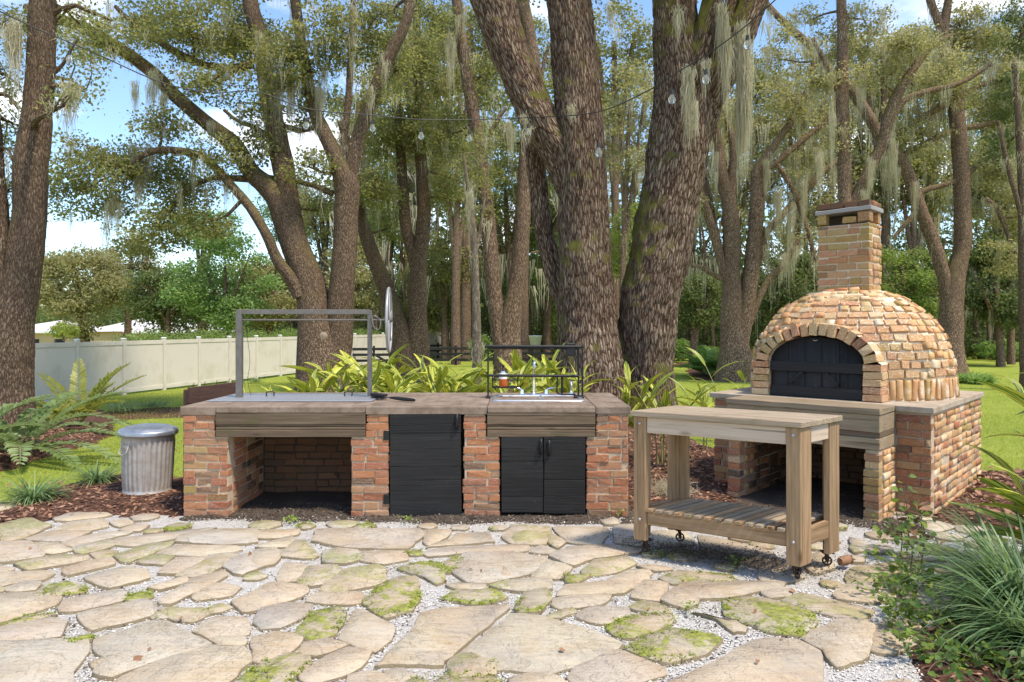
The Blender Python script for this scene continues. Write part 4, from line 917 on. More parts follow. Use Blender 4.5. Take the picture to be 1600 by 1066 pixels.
ob('cross_board', cbox_me('cross_board', 2 * AH - .02, .018, .10, .004, .001, M_BLACK, sub=5), dr, MO @ Matrix.Translation((AX, .169, SZ + .055)))
for sx in (-1, 1):
    q0, q1 = Vector((AX + sx * .115, .172, SZ + .235)), Vector((AX + sx * .215, .172, SZ + .135)); b = Buf()
    tube(b, [MO @ q0, MO @ (q0 + Vector((sx * .005, -.035, -.005))), MO @ (q1 + Vector((-sx * .005, -.035, .005))), MO @ q1], [.009, .010, .010, .009], 8, n=18); b.obj('handle', M_BLKMETAL, dr, True)
b = Buf(); tube(b, [MO @ Vector((AX - .02, .172, SZ + .545)), MO @ Vector((AX, .172, SZ + .538)), MO @ Vector((AX + .02, .172, SZ + .545))], [.004] * 3, 6, n=6); b.obj('hook', M_PLATE, dr, True)
# chimney
x0, x1c, y0, y1 = .75, 1.26, .83, 1.19; CZ = 1.86
chm = ob('chimney', cbox_me('chimney_mortar', x1c - x0 - .022, y1 - y0 - .022, 2.62 - CZ, .003, 0, M_MORTAR2), ov, MO @ Matrix.Translation(((x0 + x1c) / 2, (y0 + y1) / 2, (2.62 + CZ) / 2)))
def wc_(p, xd, L, z0, z1, n, **k):
    out = []; wall(out, MO @ frame_from(p, xd, (0, 0, 1)), L, z0, z1, 'chim', ch=.071, hgt=.058, **k); ob_l.extend((m, kd, chm, n) for m, kd in out)
wc_((x0, y0, 0), (1, 0, 0), x1c - x0, CZ + .02, 2.63, nF, depth=.1); wc_((x1c, y0 + .1, 0), (0, 1, 0), y1 - y0 - .1, CZ + .02, 2.63, nR, first=1); wc_((x0, y1, 0), (0, -1, 0), y1 - y0 - .1, CZ + .02, 2.63, nL, first=1); wc_((x1c - .1, y1, 0), (-1, 0, 0), x1c - x0 - .2, CZ + .02, 2.63, nB)
def single(c, d, par, kind='chim', n=nF): ob_l.append((MO @ Matrix.Translation(c) @ Matrix.Rotation(R.normal(0, .03), 4, 'Z') @ Matrix.Diagonal((*d, 1)), kind, par, n * 1.6))
for x, y, w in ((x0 + .045, y0 + .05, .085), (x1c - .06, y0 + .05, .115), (x0 + .045, y1 - .05, .09), (x1c - .05, y1 - .05, .09)): single((x, y, 2.686), (w, .10, .105), chm)
single((x0 + .31, y0 + .06, 2.665), (.13, .1, .06), chm)
ob('flue', cbox_me('flue', .36, .1, .1, .002, 0, M_SOOT_SHADE), chm, MO @ Matrix.Translation(((x0 + x1c) / 2 - .03, y1 - .12, 2.68)))
cap = ob('cap_slab', cbox_me('cap_slab', x1c - x0 + .03, y1 - y0 + .03, .042, .005, .002, m_plain('grey_cap_stone', (.30, .28, .265), .8), sub=4), chm, MO @ Matrix.Translation(((x0 + x1c) / 2, (y0 + y1) / 2, 2.762)) @ Matrix.Rotation(-.025, 4, 'Y'))
for p, xd, L, n in (((x0, y0, 0), (1, 0, 0), x1c - x0, nF), ((x1c, y0 + .1, 0), (0, 1, 0), y1 - y0 - .1, nR), ((x0, y1, 0), (0, -1, 0), y1 - y0 - .1, nL), ((x1c - .1, y1, 0), (-1, 0, 0), x1c - x0 - .2, nB)):
    out = []; wall(out, MO @ frame_from(p, xd, (0, 0, 1)), L, 2.788, 2.85, ('old', 'soot', 'chim', 'soot'), blen=.13, depth=.1, hgt=.062); ob_l.extend((m, kd, chm, n) for m, kd in out)
place_bricks(ob_l, None, 298)

# ------------------------------------------------------------------ wheeled timber cart
c0 = Vector((.822, 4.964, 0)); eu = Vector((.945, -.596, 0)); ev = Vector((.406, .346, 0)); LU, LV = 1.117, .533; eu /= LU; ev /= LV; ZG = .03
ct = thing('timber_cart', 'weathered timber side table with slatted shelf on four small iron casters', 'cart', c0 + Vector((.6, 0, 0)))
def cpos(u, v, z): return c0 + eu * u + ev * v + Vector((0, 0, z))
def cb(name, lo, hi, m=M_CART, ch=.004, jit=.0008, par=None, sub=3):
    lo, hi = Vector(lo), Vector(hi); d = hi - lo; c = (lo + hi) / 2; ax = max(range(3), key=lambda k: d[k]); dd = [(d.x, d.y, d.z), (d.y, d.x, d.z), (d.z, d.y, d.x)][ax]
    me = cbox_me(name, *dd, ch, jit, m, sub=sub); W = cpos(*c)
    if ax == 0: M = frame_from(W, eu, (0, 0, 1)); f = lambda p: (p.x, p.y, p.z)
    elif ax == 1: M = frame_from(W, ev, (0, 0, 1)); f = lambda p: (p.y, p.x, p.z)
    else: M = frame_from(W, (0, 0, 1), eu.normalized() * -1); f = lambda p: (p.z, p.y, p.x)
    Mi = M.inverted()
    for v in me.vertices:
        a = f(v.co); v.co = Mi @ (W + eu * a[0] + ev * a[1] + Vector((0, 0, a[2])))
    # keep faces pointing outwards
    bm = bmesh.new(); bm.from_mesh(me); bmesh.ops.recalc_face_normals(bm, faces=bm.faces); bm.to_mesh(me); bm.free()
    return ob(name, me, par or ct, M)
for i in range(4): cb('top_plank', (-.004 + R.uniform(-.003, .003), i * .1345 - .005, .978), (LU + .004, i * .1345 + .127, 1.015), M_CARTTOP, .004, .001, sub=5)
zl0, zl1 = .125, .976
def leg(u0, sx, v0, sy):
    """two boards in an L"""
    f = cb('leg', (min(u0, u0 + sx * .088), min(v0, v0 + sy * .038), zl0), (max(u0, u0 + sx * .088), max(v0, v0 + sy * .038), zl1), sub=4)
    cb('leg_board', (min(u0, u0 + sx * .038), min(v0 + sy * .0395, v0 + sy * .135), zl0), (max(u0, u0 + sx * .038), max(v0 + sy * .0395, v0 + sy * .135), zl1 - .003), par=f, sub=4)
    for z in (.93, .27):
        b = Buf(); c = cpos(u0 + sx * .045, v0, z); n = -ev.normalized() * sy; tube(b, [c, c + n * .004, c + n * .007], [.011, .010, .005], 10, n=4); b.obj('bolt', M_PLATE, f, True)
    c = cpos(u0 + sx * .05, v0 + sy * .06, 0); k = ob('caster', cbox_me('caster', .075, .065, .007, .001, 0, M_CASTER), ct, Matrix.Translation((c.x, c.y, .120)))
    th = {(0, 1): .5, (1, 1): -1.1, (0, -1): .2, (1, -1): .1}[(0 if sx > 0 else 1, sy)] - .35; Mw = Matrix.Translation((c.x, c.y, ZG + .033)) @ Matrix.Rotation(th, 4, 'Z')
    for s in (-1, 1):
        b = Buf(); tube(b, [Mw @ Vector((0, s * .017, 0)), Mw @ Vector((.0, s * .018, .03)), Mw @ Vector((-.01, s * .02, .055))], [.009, .012, .015], 6, n=5); b.obj('fork', M_CASTER, k, True)
    b = Buf(); lathe(b, [(.0, -.014), (.009, -.014), (.009, .014), (0, .014)], 12); ring(b, (0, 0, 0), .027, .0058, 24, Matrix.Rotation(math.pi / 2, 4, 'X')); 
    for q in range(5): a = q * 2 * math.pi / 5; tube(b, [(0, 0, 0), (math.cos(a) * .027, math.sin(a) * .027, 0)], [.0035, .0035], 6, n=3)
    me = b.mesh('wheel', M_CASTER, True); ob('wheel', me, k, Mw @ Matrix.Rotation(math.pi / 2, 4, 'X'))
leg(.012, 1, .012, 1); leg(LU - .012, -1, .012, 1); leg(.012, 1, LV - .012, -1); leg(LU - .012, -1, LV - .012, -1)
M_APRON = m_wood('pale_apron_board', [(.38, .28, .19), (.55, .43, .32), (.66, .55, .44), (.46, .35, .26)])
cb('apron', (.102, .022, .868), (LU - .102, .052, .975), M_APRON); cb('apron', (.102, LV - .052, .868), (LU - .102, LV - .022, .975), M_APRON)
cb('apron', (.018, .149, .872), (.048, LV - .149, .975), M_APRON); cb('apron', (LU - .048, .149, .872), (LU - .018, LV - .149, .975), M_APRON)
cb('shelf_rail', (.102, .026, .235), (LU - .102, .062, .328)); cb('shelf_rail', (.102, LV - .062, .235), (LU - .102, LV - .026, .328)); cb('shelf_rail', (LU - .05, .149, .235), (LU - .016, LV - .149, .345)); cb('shelf_rail', (.016, .149, .235), (.05, LV - .149, .345))
for i in range(14):
    u = .107 + i * .0665; cb('slat', (u, .004 + R.uniform(-.006, .006), .330), (u + .042, LV - .02, .352), M_CARTTOP if i % 3 else M_CART, .003, .001)
ck = thing('pine_cone', 'brown fallen pine cone on the stones beside the cart caster', 'pine cone', P(1322, 881, 4.74))
b = Buf(); c = P(1322, 884, 4.72); c.z = .03 + .028
tube(b, [c + Vector((-.05, -.02, -.003)), c, c + Vector((.04, .03, .004))], [.022, .03, .014], 10, n=8, disp=.004); b.obj('core', M_DEAD, ck)
b = Buf()
for i in range(90):
    q = c + Vector((-.05, -.02, 0)).lerp(Vector((.04, .03, .0)), R.rand()); d = Vector(R.normal(0, 1, 3)).normalized(); s = d.cross(Vector((1, .6, 0))).normalized() * .007
    b.add([list(q + d * .015 - s), list(q + d * .015 + s), list(q + d * .036 + Vector((.008, .004, 0)))], [[0, 1, 2]], R.rand())
b.obj('scales', L_CHIP, ck)

b = Buf(); n = 5200; C = R.normal(0, 1, (n, 2)) @ np.array([[.30, -.16], [.06, .10]]) + np.array([1.42, 4.93]); chips(b, C[:, 0], C[:, 1], np.full(n, .024) + R.uniform(0, .006, n), (.003, .009), (.5, .9)); tag(b.obj('leaf_dirt', L_SOILC), kind='stuff')  # dark crumbs under the cart: loose debris plus the cart's shadow as colour
# ------------------------------------------------------------------ rubbish can
tc = Vector((-3.51, 6.9, .0)); cn = thing('rubbish_can', 'ribbed galvanised metal rubbish can with its lid on, beside the counter', 'trash can', tc)
MT = Matrix.Translation(tc) @ Matrix.Rotation(.02, 4, 'Y')
b = Buf(); prof = [(0, .012), (.205, .012), (.212, .0), (.219, .008), (.219, .03), (.212, .038), (.213, .06)] + [(.213 + .020 * (z - .06) / .5, z) for z in np.linspace(.08, .50, 9)] + [(.234, .52), (.234, .555), (.24, .56), (.24, .575), (.22, .575)]
lathe(b, prof, 180, (0, 0, 0), lambda th, z: (.0055 * np.sign(np.cos(30 * th)) * np.abs(np.cos(30 * th)) ** .6 if .07 < z < .51 else 0 * th) - .004 * np.exp(-((th - 3.9) / .3) ** 2 - ((z - .3) / .15) ** 2)); body = ob('body', b.mesh('body', M_GALV, True), cn, MT)
b = Buf(); lathe(b, [(.246, .568), (.262, .566), (.264, .575), (.262, .602), (.256, .612), (.245, .614), (.235, .625), (.19, .640), (.185, .636), (.13, .652), (.125, .648), (.06, .658), (0, .66)], 72); lid = ob('lid', b.mesh('lid', M_GALVLID, True), cn, MT)
a = math.radians(-118); hc = Vector((math.cos(a) * .232, math.sin(a) * .232, .47)); tt = Vector((-math.sin(a), math.cos(a), 0)); nn_ = Vector((math.cos(a), math.sin(a), 0))
b = Buf(); tube(b, [MT @ (hc + tt * -.045 + nn_ * .01), MT @ (hc + tt * -.055 + nn_ * .03 - Vector((0, 0, .05))), MT @ (hc + tt * -.02 + nn_ * .035 - Vector((0, 0, .07))), MT @ (hc + tt * .02 + nn_ * .035 - Vector((0, 0, .07))), MT @ (hc + tt * .055 + nn_ * .03 - Vector((0, 0, .05))), MT @ (hc + tt * .045 + nn_ * .01)], [.0055] * 6, 8, n=28); b.obj('side_handle', M_GALV, cn, True)
ob('handle_bracket', cbox_me('handle_bracket', .11, .012, .035, .003, 0, M_GALV), cn, MT @ frame_from(hc + nn_ * .005, tt, (0, 0, 1)))

# ------------------------------------------------------------------ white vinyl fence, black rail fence, house
GB = -.73
def fx(y): return .256 * y - 19.47
ft = Vector((.256, 1, 0)).normalized()
vf = thing('vinyl_fence', 'long white vinyl panel fence with square capped posts at the back of the lawn', 'fence', (fx(24), 24, GB))
posts = []; y = 15.2
while y < 92: posts.append(y); y += 1.9 * ft.y
pm = cbox_me('post', .127, .127, 1.90, .006, 0, M_VINYL); cm = cbox_me('cap', .15, .15, .05, .02, 0, M_WHITEPL); pl_ = None
Lp = 1.9 - .13; pan = cbox_me('panel', Lp, .022, 1.66, .002, 0, M_VINYL); rail = cbox_me('rail', Lp, .06, .14, .005, 0, M_VINYL)
cast = Matrix.Translation
for i, y in enumerate(posts):
    p = Vector((fx(y), y, GB)); Mf = frame_from(p, ft, (0, 0, 1)); ob('post', pm, vf, Mf @ cast((0, 0, .93))); ob('post_cap', cm, vf, Mf @ cast((0, 0, 1.905)))
    if i < len(posts) - 1:
        ob('panel', pan, vf, Mf @ cast((.95, 0, .92))); ob('rail', rail, vf, Mf @ cast((.95, 0, 1.76))); ob('rail', rail, vf, Mf @ cast((.95, 0, .13)))
def rails(name, label, pts, n, zt, zs, w=.09, th=.14):
    t = thing(name, label, 'fence', pts[0])
    for (a, b_) in zip(pts[:-1], pts[1:]):
        a, b_ = Vector(a), Vector(b_); L = (b_ - a).length; k = max(1, round(L / n)); M = frame_from(a, b_ - a, (0, 0, 1))
        for i in range(k + 1): ob('post', cbox_me('post', .13, .13, zt + .72 + .08, .01, .004, M_BLACK), t, M @ cast((i * L / k, 0, (zt - .64) / 2 + .04 - 0)))
        for z in zs:
            for i in range(k): ob('rail', cbox_me('rail', L / k - .01, .04, th, .005, .004, M_BLACK), t, M @ cast(((i + .5) * L / k, -.085, z)) @ Matrix.Rotation(R.normal(0, .006), 4, 'Y'))
    return t
rf = rails('rail_fence', 'nearer black post and rail fence behind the double trunk trees', [(-12.5, 40., 0), (-3.3, 42, 0), (3.4, 43, 0)], 2.5, .36, (.30, -.02, -.36), .09, .15)
b = Buf(); p = P(582, 552, 40.6); q = P(612, 570, 41); tube(b, [p, q], [.07, .07], 6, n=3); b.obj('brace', M_BLACK, rf)
rails('rail_fence', 'farther black post and rail fence in front of the white fence end', [(-9.2, 49, 0), (-2.6, 52, 0)], 1.35, .32, (.24, -.10, -.4), .09, .14)
pt = thing('planter_tub', 'white tapered tub standing on a stump at the black rail fence', 'tub', P(836, 560, 44))
b = Buf(); q = P(836.5, 546, 44); lathe(b, [(0, 0), (.27, .0), (.40, .80), (.43, .80), (.43, .84), (.39, .84), (.36, .7), (0, .7)], 20, q); b.obj('tub', M_WHITEPL, pt)
b = Buf(); tube(b, [q - Vector((0, 0, .95)), q - Vector((0, 0, .01))], [.36, .30], 12, n=4); b.obj('stump', M_BARK2, pt)
def hip_house(name, label, x0, x1_, y0, y1, zb, ze, zr, wallc):
    t = thing(name, label, 'house', ((x0 + x1_) / 2, y0, zb)); o = .5; rd = (y1 - y0) / 2
    mw = m_plain(name + '_wall', wallc, .9); mr = m_slab(name + '_roof', (.50, .46, .44), (.62, .58, .56), (.7, .67, .65))
    box('wall', t, (x0, y0, zb), (x1_, y1, ze - .02), mw, .01)
    V = [(x0 - o, y0 - o, ze), (x1_ + o, y0 - o, ze), (x1_ + o, y1 + o, ze), (x0 - o, y1 + o, ze), (x0 + rd, y0 + rd, zr), (x1_ - rd, y0 + rd, zr)]
    me = bpy.data.meshes.new('roof'); me.from_pydata(V, [], [(0, 1, 5, 4), (2, 3, 4, 5), (1, 2, 5), (3, 0, 4), (3, 2, 1, 0)]); me.update(); me.transform(WM[t.name].inverted()); ob('roof', me, t, None, mr)
    box('fascia', t, (x0 - o - .03, y0 - o - .04, ze - .16), (x1_ + o + .03, y0 - o - .005, ze + .02), M_WHITEPL, .01)
    for k in range(3):
        xx = x0 + (x1_ - x0) * (.2 + .3 * k); box('window', t, (xx - .6, y0 - .05, zb + 1.2), (xx + .6, y0 - .01, zb + 2.3), M_BLKMETAL, .01)
    return t
hip_house('bungalow', 'pale roofed tan bungalow beyond the fence, nearer the big left trunk', -61, -51, 84, 94, -2.2, .95, 2.35, (.58, .42, .24))
hip_house('bungalow', 'larger pale roofed bungalow beyond the fence with a low hipped roof', -57, -41.5, 95, 108, -2.2, .8, 3.1, (.62, .52, .4))
# ------------------------------------------------------------------ trees
DENS = 3.4
def leaf_cloud(buf, C, size, up=.5, shade=None, asp=.5):
    n = len(C); nr = R.normal(0, 1, (n, 3)); nr[:, 2] += up; nr /= np.linalg.norm(nr, axis=1)[:, None]
    t = R.normal(0, 1, (n, 3)); d = np.cross(nr, t); d /= np.linalg.norm(d, axis=1)[:, None] + 1e-9; s = np.cross(nr, d)
    l = (size * R.uniform(.65, 1.3, n))[:, None] / 2; w = l * asp * R.uniform(.8, 1.2, (n, 1))
    V = np.stack([C - d * l, C + s * w + nr * w * .3, C + d * l, C - s * w + nr * w * .3], 1).reshape(-1, 3); k = np.arange(n) * 4
    buf.add(V, np.stack([k, k + 1, k + 2, k + 3], 1), np.repeat(np.clip(shade + R.normal(0, .13, n), 0, 1), 4))
def spray(buf, hub, rad, n, size, per=45, spread=.22, hang=.25):
    """clustered foliage inside an ellipsoid; returns the cluster centres"""
    m = max(3, int(n / per)); q = R.normal(0, 1, (m, 3)); q /= np.linalg.norm(q, axis=1)[:, None]; q *= (R.rand(m, 1) ** .45); c = np.array(hub) + q * np.array(rad)
    cl = R.beta(2, 2, m) * .7 + .15 * (q[:, 2] + 1) / 2 + .05
    i = R.randint(m, size=n); off = np.clip(R.normal(0, 1, (n, 3)), -1.7, 1.7) * np.array([spread, spread, spread * .5]); C = c[i] + off; C[:, 2] -= hang * (off[:, 0] ** 2 + off[:, 1] ** 2)
    leaf_cloud(buf, C, size, .7, cl[i], .6); return c
def moss(buf, tops, length, k=20, w=.018, spread=.10):
    """clumps of hanging moss strands below each top point"""
    tops = np.asarray(tops, float); m = len(tops); 
    if not m: return
    L = np.asarray(length) * R.uniform(.4, 1.3, m); i = np.repeat(np.arange(m), k); n = len(i); K = 5
    a = R.normal(0, 1, (n, 3)) * np.array([spread, spread, .04]); st = tops[i] + a; l = L[i] * R.uniform(.15, 1.0, n) ** 1.0 * np.clip(1.15 - np.linalg.norm(a[:, :2], axis=1) / spread * .3, .3, 1)
    th = R.uniform(0, np.pi, n); wd = np.stack([np.cos(th), np.sin(th), 0 * th], 1); tone = R.beta(2, 2, m)[i] * .6 + R.rand(n) * .35
    hw = R.uniform(.5, 1.5, m)[i]; P_ = [st]; drift = np.zeros((n, 3))
    for j in range(1, K):
        drift = drift + R.normal(0, 1, (n, 3)) * np.array([.02, .02, 0]) * hw[:, None]; conv = (tops[i] - st) * np.array([1, 1, 0]) * (j / (K - 1)) * .5
        P_.append(st + drift + conv + R.normal(0, .010, (n, 3)) * np.array([1, 1, 0]) - np.stack([0 * l, 0 * l, l * j / (K - 1)], 1))
    V = []
    for j, p in enumerate(P_):
        ww = (w * R.uniform(.4, 1.3, n) * (1 - .75 * j / (K - 1)))[:, None] / 2; V += [p - wd * ww, p + wd * ww]
    V = np.stack(V, 1).reshape(-1, 3); b0 = np.arange(n) * 2 * K; Fq = np.vstack([np.stack([b0 + 2 * j, b0 + 2 * j + 1, b0 + 2 * j + 3, b0 + 2 * j + 2], 1) for j in range(K - 1)])
    buf.add(V, Fq, np.repeat(tone, 2 * K))
def tree(name, label, D, limbs, blobs, bark, leafm, leaf=.07, mossn=0, mossl=.8, seg=14, disp=0., base=True, cat='tree', mossmin=0, depthf=1.0, group=None, tone=None, extra_moss=()):
    bx, by, _ = limbs[0][0][:3]; g0 = Vector(((bx - 800) * D / F_PX, D, float(terr(0, D)))); t = thing(name, label, cat, g0, 0, group)
    tb = Buf(); allC, allR = [], []
    for li, L in enumerate(limbs):
        pts, rad = [], []
        for q in L:
            d = D + (q[3] if len(q) > 3 else 0); p = P(q[0], q[1], d); pts.append(p); rad.append(q[2] * d / F_PX / 2)
        if li == 0 and base: 
            b0 = pts[0].copy(); b0.z = float(terr(0, D)) - .15
            if b0.z < pts[0].z - .1: pts.insert(0, b0); rad.insert(0, rad[0] * 1.25)
        Ls = sum((pts[i + 1] - pts[i]).length for i in range(len(pts) - 1)); thick = max(rad) > .1
        C, Rr = tube(tb, [list(p) for p in pts], rad, seg if thick else 8, n=max(6, int(Ls / (.055 if disp and thick else .25))), lump=.10 if thick else .15, seed=li + 3, disp=disp if thick else 0, dscale=(9, 3.2))
        allC.append(C); allR.append(Rr)
    C = np.vstack(allC); Rr = np.concatenate(allR); cb_ = Buf(); mtop = []
    for q in blobs:
        px, py, rx, ry, dens = q[:5]; d = D + (q[5] if len(q) > 5 else R.uniform(-1, 1)); s = d / F_PX; hub = np.array(P(px, py, d)); rad = np.array([rx * s, max(rx, ry) * s * depthf * .8, ry * s])
        lp = leaf / s; n = int(dens * math.pi * rx * ry / (.25 * lp * lp)); n = int(min(n * DENS, 45000))
        cc = spray(cb_, hub, rad, n, leaf, per=int(45 if leaf < .1 else 60), spread=.17 * max(1, leaf / .08)); 
        dd = np.linalg.norm(C - hub, axis=1) + Rr * -2; i = int(np.argmin(dd)); st = C[i]
        if dd[i] < 9:
            mid = (st + hub) / 2 + np.array([0, 0, -.1 * dd[i]]) + R.normal(0, .08, 3) * dd[i]; r0 = min(Rr[i] * .5, .05 + .01 * dd[i]); tube(tb, [st, mid, hub], [r0, r0 * .7, r0 * .35], 5, n=7, cap=False)
            for c in cc[R.permutation(len(cc))[:max(4, len(cc) // 4)]]:
                m2 = (hub + c) / 2 + R.normal(0, .12, 3); tube(tb, [hub + (mid - hub) * R.uniform(0, .5), m2, c], [r0 * .35, r0 * .22, .006], 3, n=4, cap=False)
        mtop.append(cc)
    tb.obj('trunk', bark, t, True)
    if cb_.n: o = cb_.obj('crown', leafm, t)
    mb = Buf()
    if mossn:
        lo = C[(C[:, 2] > mossmin)]; k = min(len(lo), int(mossn * .55)); a = lo[R.randint(len(lo), size=k)] + R.normal(0, .05, (k, 3)); tops = [a]
        if mtop: cc = np.vstack(mtop); cc = cc[cc[:, 2] > mossmin + .8]; tops.append(cc[R.randint(len(cc), size=int(mossn * .45))])
        moss(mb, np.vstack(tops), mossl)
    for (px, py, l, k, *dd) in extra_moss:
        d = D + (dd[0] if dd else -.4); moss(mb, [list(P(px + R.normal(0, 3), py + R.normal(0, 9), d)) for _ in range(max(1, k // 20))], l * d / F_PX * .85, 30, .012, .022 + .0018 * d)
    if mb.n: mb.obj('hanging_moss', L_MOSS, t)
    return t
bbk = M_BARK
tree('oak_tree', 'tall rough trunked oak at the left edge above the cycads', 10.3,
     [[(12, 690, 86), (14, 600, 66), (20, 520, 60), (34, 440, 50), (45, 350, 46), (50, 240, 47), (59, 170, 40), (64, 80, 37), (67, 0, 36), (70, -70, 34), (75, -160, 30)], [(8, 560, 50), (2, 480, 42), (0, 400, 34), (-6, 300, 26), (-14, 180, 22), (-30, 20, 20)],
      [(75, 120, 7), (95, 105, 6), (110, 80, 4), (122, 60, 3)], [(80, 135, 6), (112, 132, 5), (135, 140, 4)], [(72, 30, 9), (110, 8, 7), (150, 22, 6), (175, 32, 4)], [(-20, 150, 9), (10, 148, 6), (28, 170, 4)], [(-20, 250, 6), (8, 230, 5), (25, 260, 4)]],
     [(112, 125, 32, 42, .32, .3), (140, 95, 22, 22, .25), (18, 40, 55, 40, .5, .8), (12, 190, 22, 60, .45, .7), (8, 300, 20, 55, .4, .7), (110, 20, 45, 25, .4, .6), (100, 165, 25, 35, .25), (15, 120, 25, 40, .4, .6), (160, 45, 28, 18, .3), (20, -60, 80, 40, .4)], M_BARK2, L_OAK, .055, 60, .35, 28, .012, extra_moss=[(105, 135, 90, 90), (118, 130, 90, 60), (20, 60, 140, 120), (10, 40, 90, 60), (24, 40, 120, 60)])
tree('oak_tree', 'broad oak with a long limb arching left above the grill frame', 19.,
     [[(505, 612, 92), (500, 570, 74), (493, 500, 54), (483, 440, 46), (463, 390, 43), (448, 345, 40), (436, 310, 40), (414, 288, 32), (392, 268, 28), (368, 228, 26), (341, 206, 24), (318, 188, 22), (272, 148, 21), (238, 113, 21), (190, 78, 20), (140, 48, 17), (95, 30, 15), (40, 12, 12)],
      [(466, 395, 36), (454, 340, 36), (447, 285, 34), (436, 228, 32), (427, 185, 30), (415, 120, 27), (405, 60, 26), (390, 0, 24), (380, -70, 20)],
      [(470, 462, 26, -.2), (455, 435, 20, -.3), (434, 408, 18, -.4), (419, 372, 16, -.5), (395, 330, 15, -.5), (368, 297, 14, -.6), (338, 264, 13, -.6), (314, 243, 12, -.7), (260, 234, 11, -.7), (227, 241, 9, -.7), (200, 262, 6, -.7)],
      [(392, 280, 11), (362, 279, 10), (329, 279, 8), (290, 297, 7), (272, 318, 6), (268, 330, 4)],
      [(512, 590, 60), (528, 540, 44), (531, 490, 41), (538, 400, 37), (541, 330, 38), (541, 285, 40), (526, 250, 26), (508, 210, 22), (492, 175, 20), (480, 120, 18), (468, 50, 16), (460, -10, 15), (455, -70, 13)],
      [(543, 290, 30), (551, 255, 23), (561, 210, 21), (588, 135, 20), (613, 78, 19), (636, 28, 16), (641, -30, 14), (650, -80, 12)], [(540, 260, 14), (538, 215, 11), (545, 150, 11), (548, 80, 9), (552, 0, 8)],
      [(520, 303, 9), (490, 290, 8), (464, 284, 8), (420, 276, 6)], [(190, 80, 10), (150, 70, 8), (115, 66, 6)], [(434, 225, 9), (400, 200, 8), (372, 190, 6), (350, 172, 5)], [(500, 195, 8), (470, 205, 9), (455, 200, 9), (430, 195, 8)], [(330, 105, 12), (290, 90, 12), (240, 60, 10), (200, 30, 8), (180, 10, 6)], [(395, 100, 14), (360, 108, 13), (330, 103, 12)]],
     [(150, 275, 75, 38, .75), (225, 262, 80, 40, .9), (290, 300, 55, 45, .8), (180, 325, 55, 30, .55), (255, 355, 50, 40, .7), (320, 345, 40, 35, .55), (340, 245, 45, 35, .6), (130, 225, 40, 25, .35), (250, 195, 60, 30, .55),
      (300, 50, 85, 50, .85), (225, 40, 60, 40, .7), (375, 60, 55, 55, .8), (330, 130, 60, 35, .6), (450, 90, 60, 55, .8), (515, 60, 50, 60, .7), (575, 60, 45, 50, .65), (480, 170, 40, 40, .55), (620, 110, 35, 50, .6), (590, 160, 35, 35, .5), (415, 220, 40, 40, .5), (480, 260, 40, 30, .5),
      (150, 60, 60, 40, .5), (100, 300, 35, 40, .45), (300, -60, 180, 50, .5), (520, -60, 140, 50, .5), (395, 160, 35, 30, .45), (500, 330, 25, 45, .4), (610, 20, 40, 30, .5), (215, 385, 40, 22, .35)], M_BARK2, L_OAK, .095, 430, .6, 18, mossmin=5.0,
     extra_moss=[(425, 70, 170, 160), (437, 120, 130, 160), (412, 130, 120, 120), (452, 60, 140, 140), (455, 120, 120, 160), (470, 60, 110, 120), (405, 60, 120, 100), (210, 140, 70, 80), (255, 150, 80, 80), (290, 140, 50, 50), (170, 20, 60, 60), (130, 50, 50, 40), (345, 120, 60, 60), (162, 330, 90, 60), (176, 325, 70, 50), (107, 330, 60, 30), (278, 290, 70, 60), (350, 290, 90, 60), (320, 300, 60, 50), (580, 140, 80, 60), (600, 90, 70, 60), (222, 245, 100, 120), (210, 242, 80, 60), (238, 242, 90, 60), (236, 130, 60, 120), (245, 120, 70, 80), (300, 250, 90, 60), (505, 110, 90, 90), (500, 140, 110, 90), (215, 280, 60, 60), (185, 320, 60, 60), (180, 300, 90, 40), (550, 20, 110, 120), (545, 60, 100, 90), (330, 175, 50, 50), (240, 190, 60, 60)])
tree('oak_tree', 'pair of leaning oak trunks just right of the grill wheel', 24.,
     [[(640, 592, 56), (632, 560, 46), (621, 512, 37), (606, 460, 27), (586, 408, 24), (570, 362, 22), (560, 322, 18), (555, 283, 16), (546, 240, 13), (532, 190, 10)],
      [(650, 580, 46), (653, 546, 37), (652, 480, 29), (654, 414, 25), (662, 348, 22), (660, 283, 20), (657, 240, 18), (655, 180, 16), (652, 100, 14), (650, 0, 12), (648, -60, 10)], [(653, 430, 20), (646, 400, 20), (635, 358, 18), (630, 299, 18), (627, 257, 16), (622, 180, 12), (618, 110, 9)], [(666, 268, 5), (690, 272, 5), (715, 282, 4), (730, 290, 3)], [(666, 308, 4), (700, 310, 3)]],
     [(590, 290, 40, 40, .7), (600, 215, 50, 45, .8), (660, 190, 50, 55, .8), (640, 90, 55, 60, .7), (700, 130, 45, 60, .7), (610, 355, 35, 35, .5), (695, 235, 40, 40, .7), (675, 20, 50, 40, .6), (650, -60, 90, 40, .4), (700, 300, 30, 35, .5)], M_BARK2, L_OAK, .105, 130, .9, 16, mossmin=6,
     extra_moss=[(575, 260, 130, 150), (590, 270, 120, 120), (615, 290, 90, 60), (645, 60, 180, 150), (655, 90, 120, 60)])
tree('slender_tree', 'slender pale trunked tree standing among the variegated plants', 16.5, [[(745, 590, 17), (745, 560, 15), (744, 480, 13), (742, 398, 12), (739, 345, 9), (731, 292, 6), (724, 240, 4)], [(742, 400, 8), (752, 350, 5), (758, 300, 3)]], [(735, 270, 26, 34, .5), (748, 230, 24, 30, .4)], M_BARK4, L_OAK, .06, 14, .8, 14, extra_moss=[(732, 300, 70, 60)])
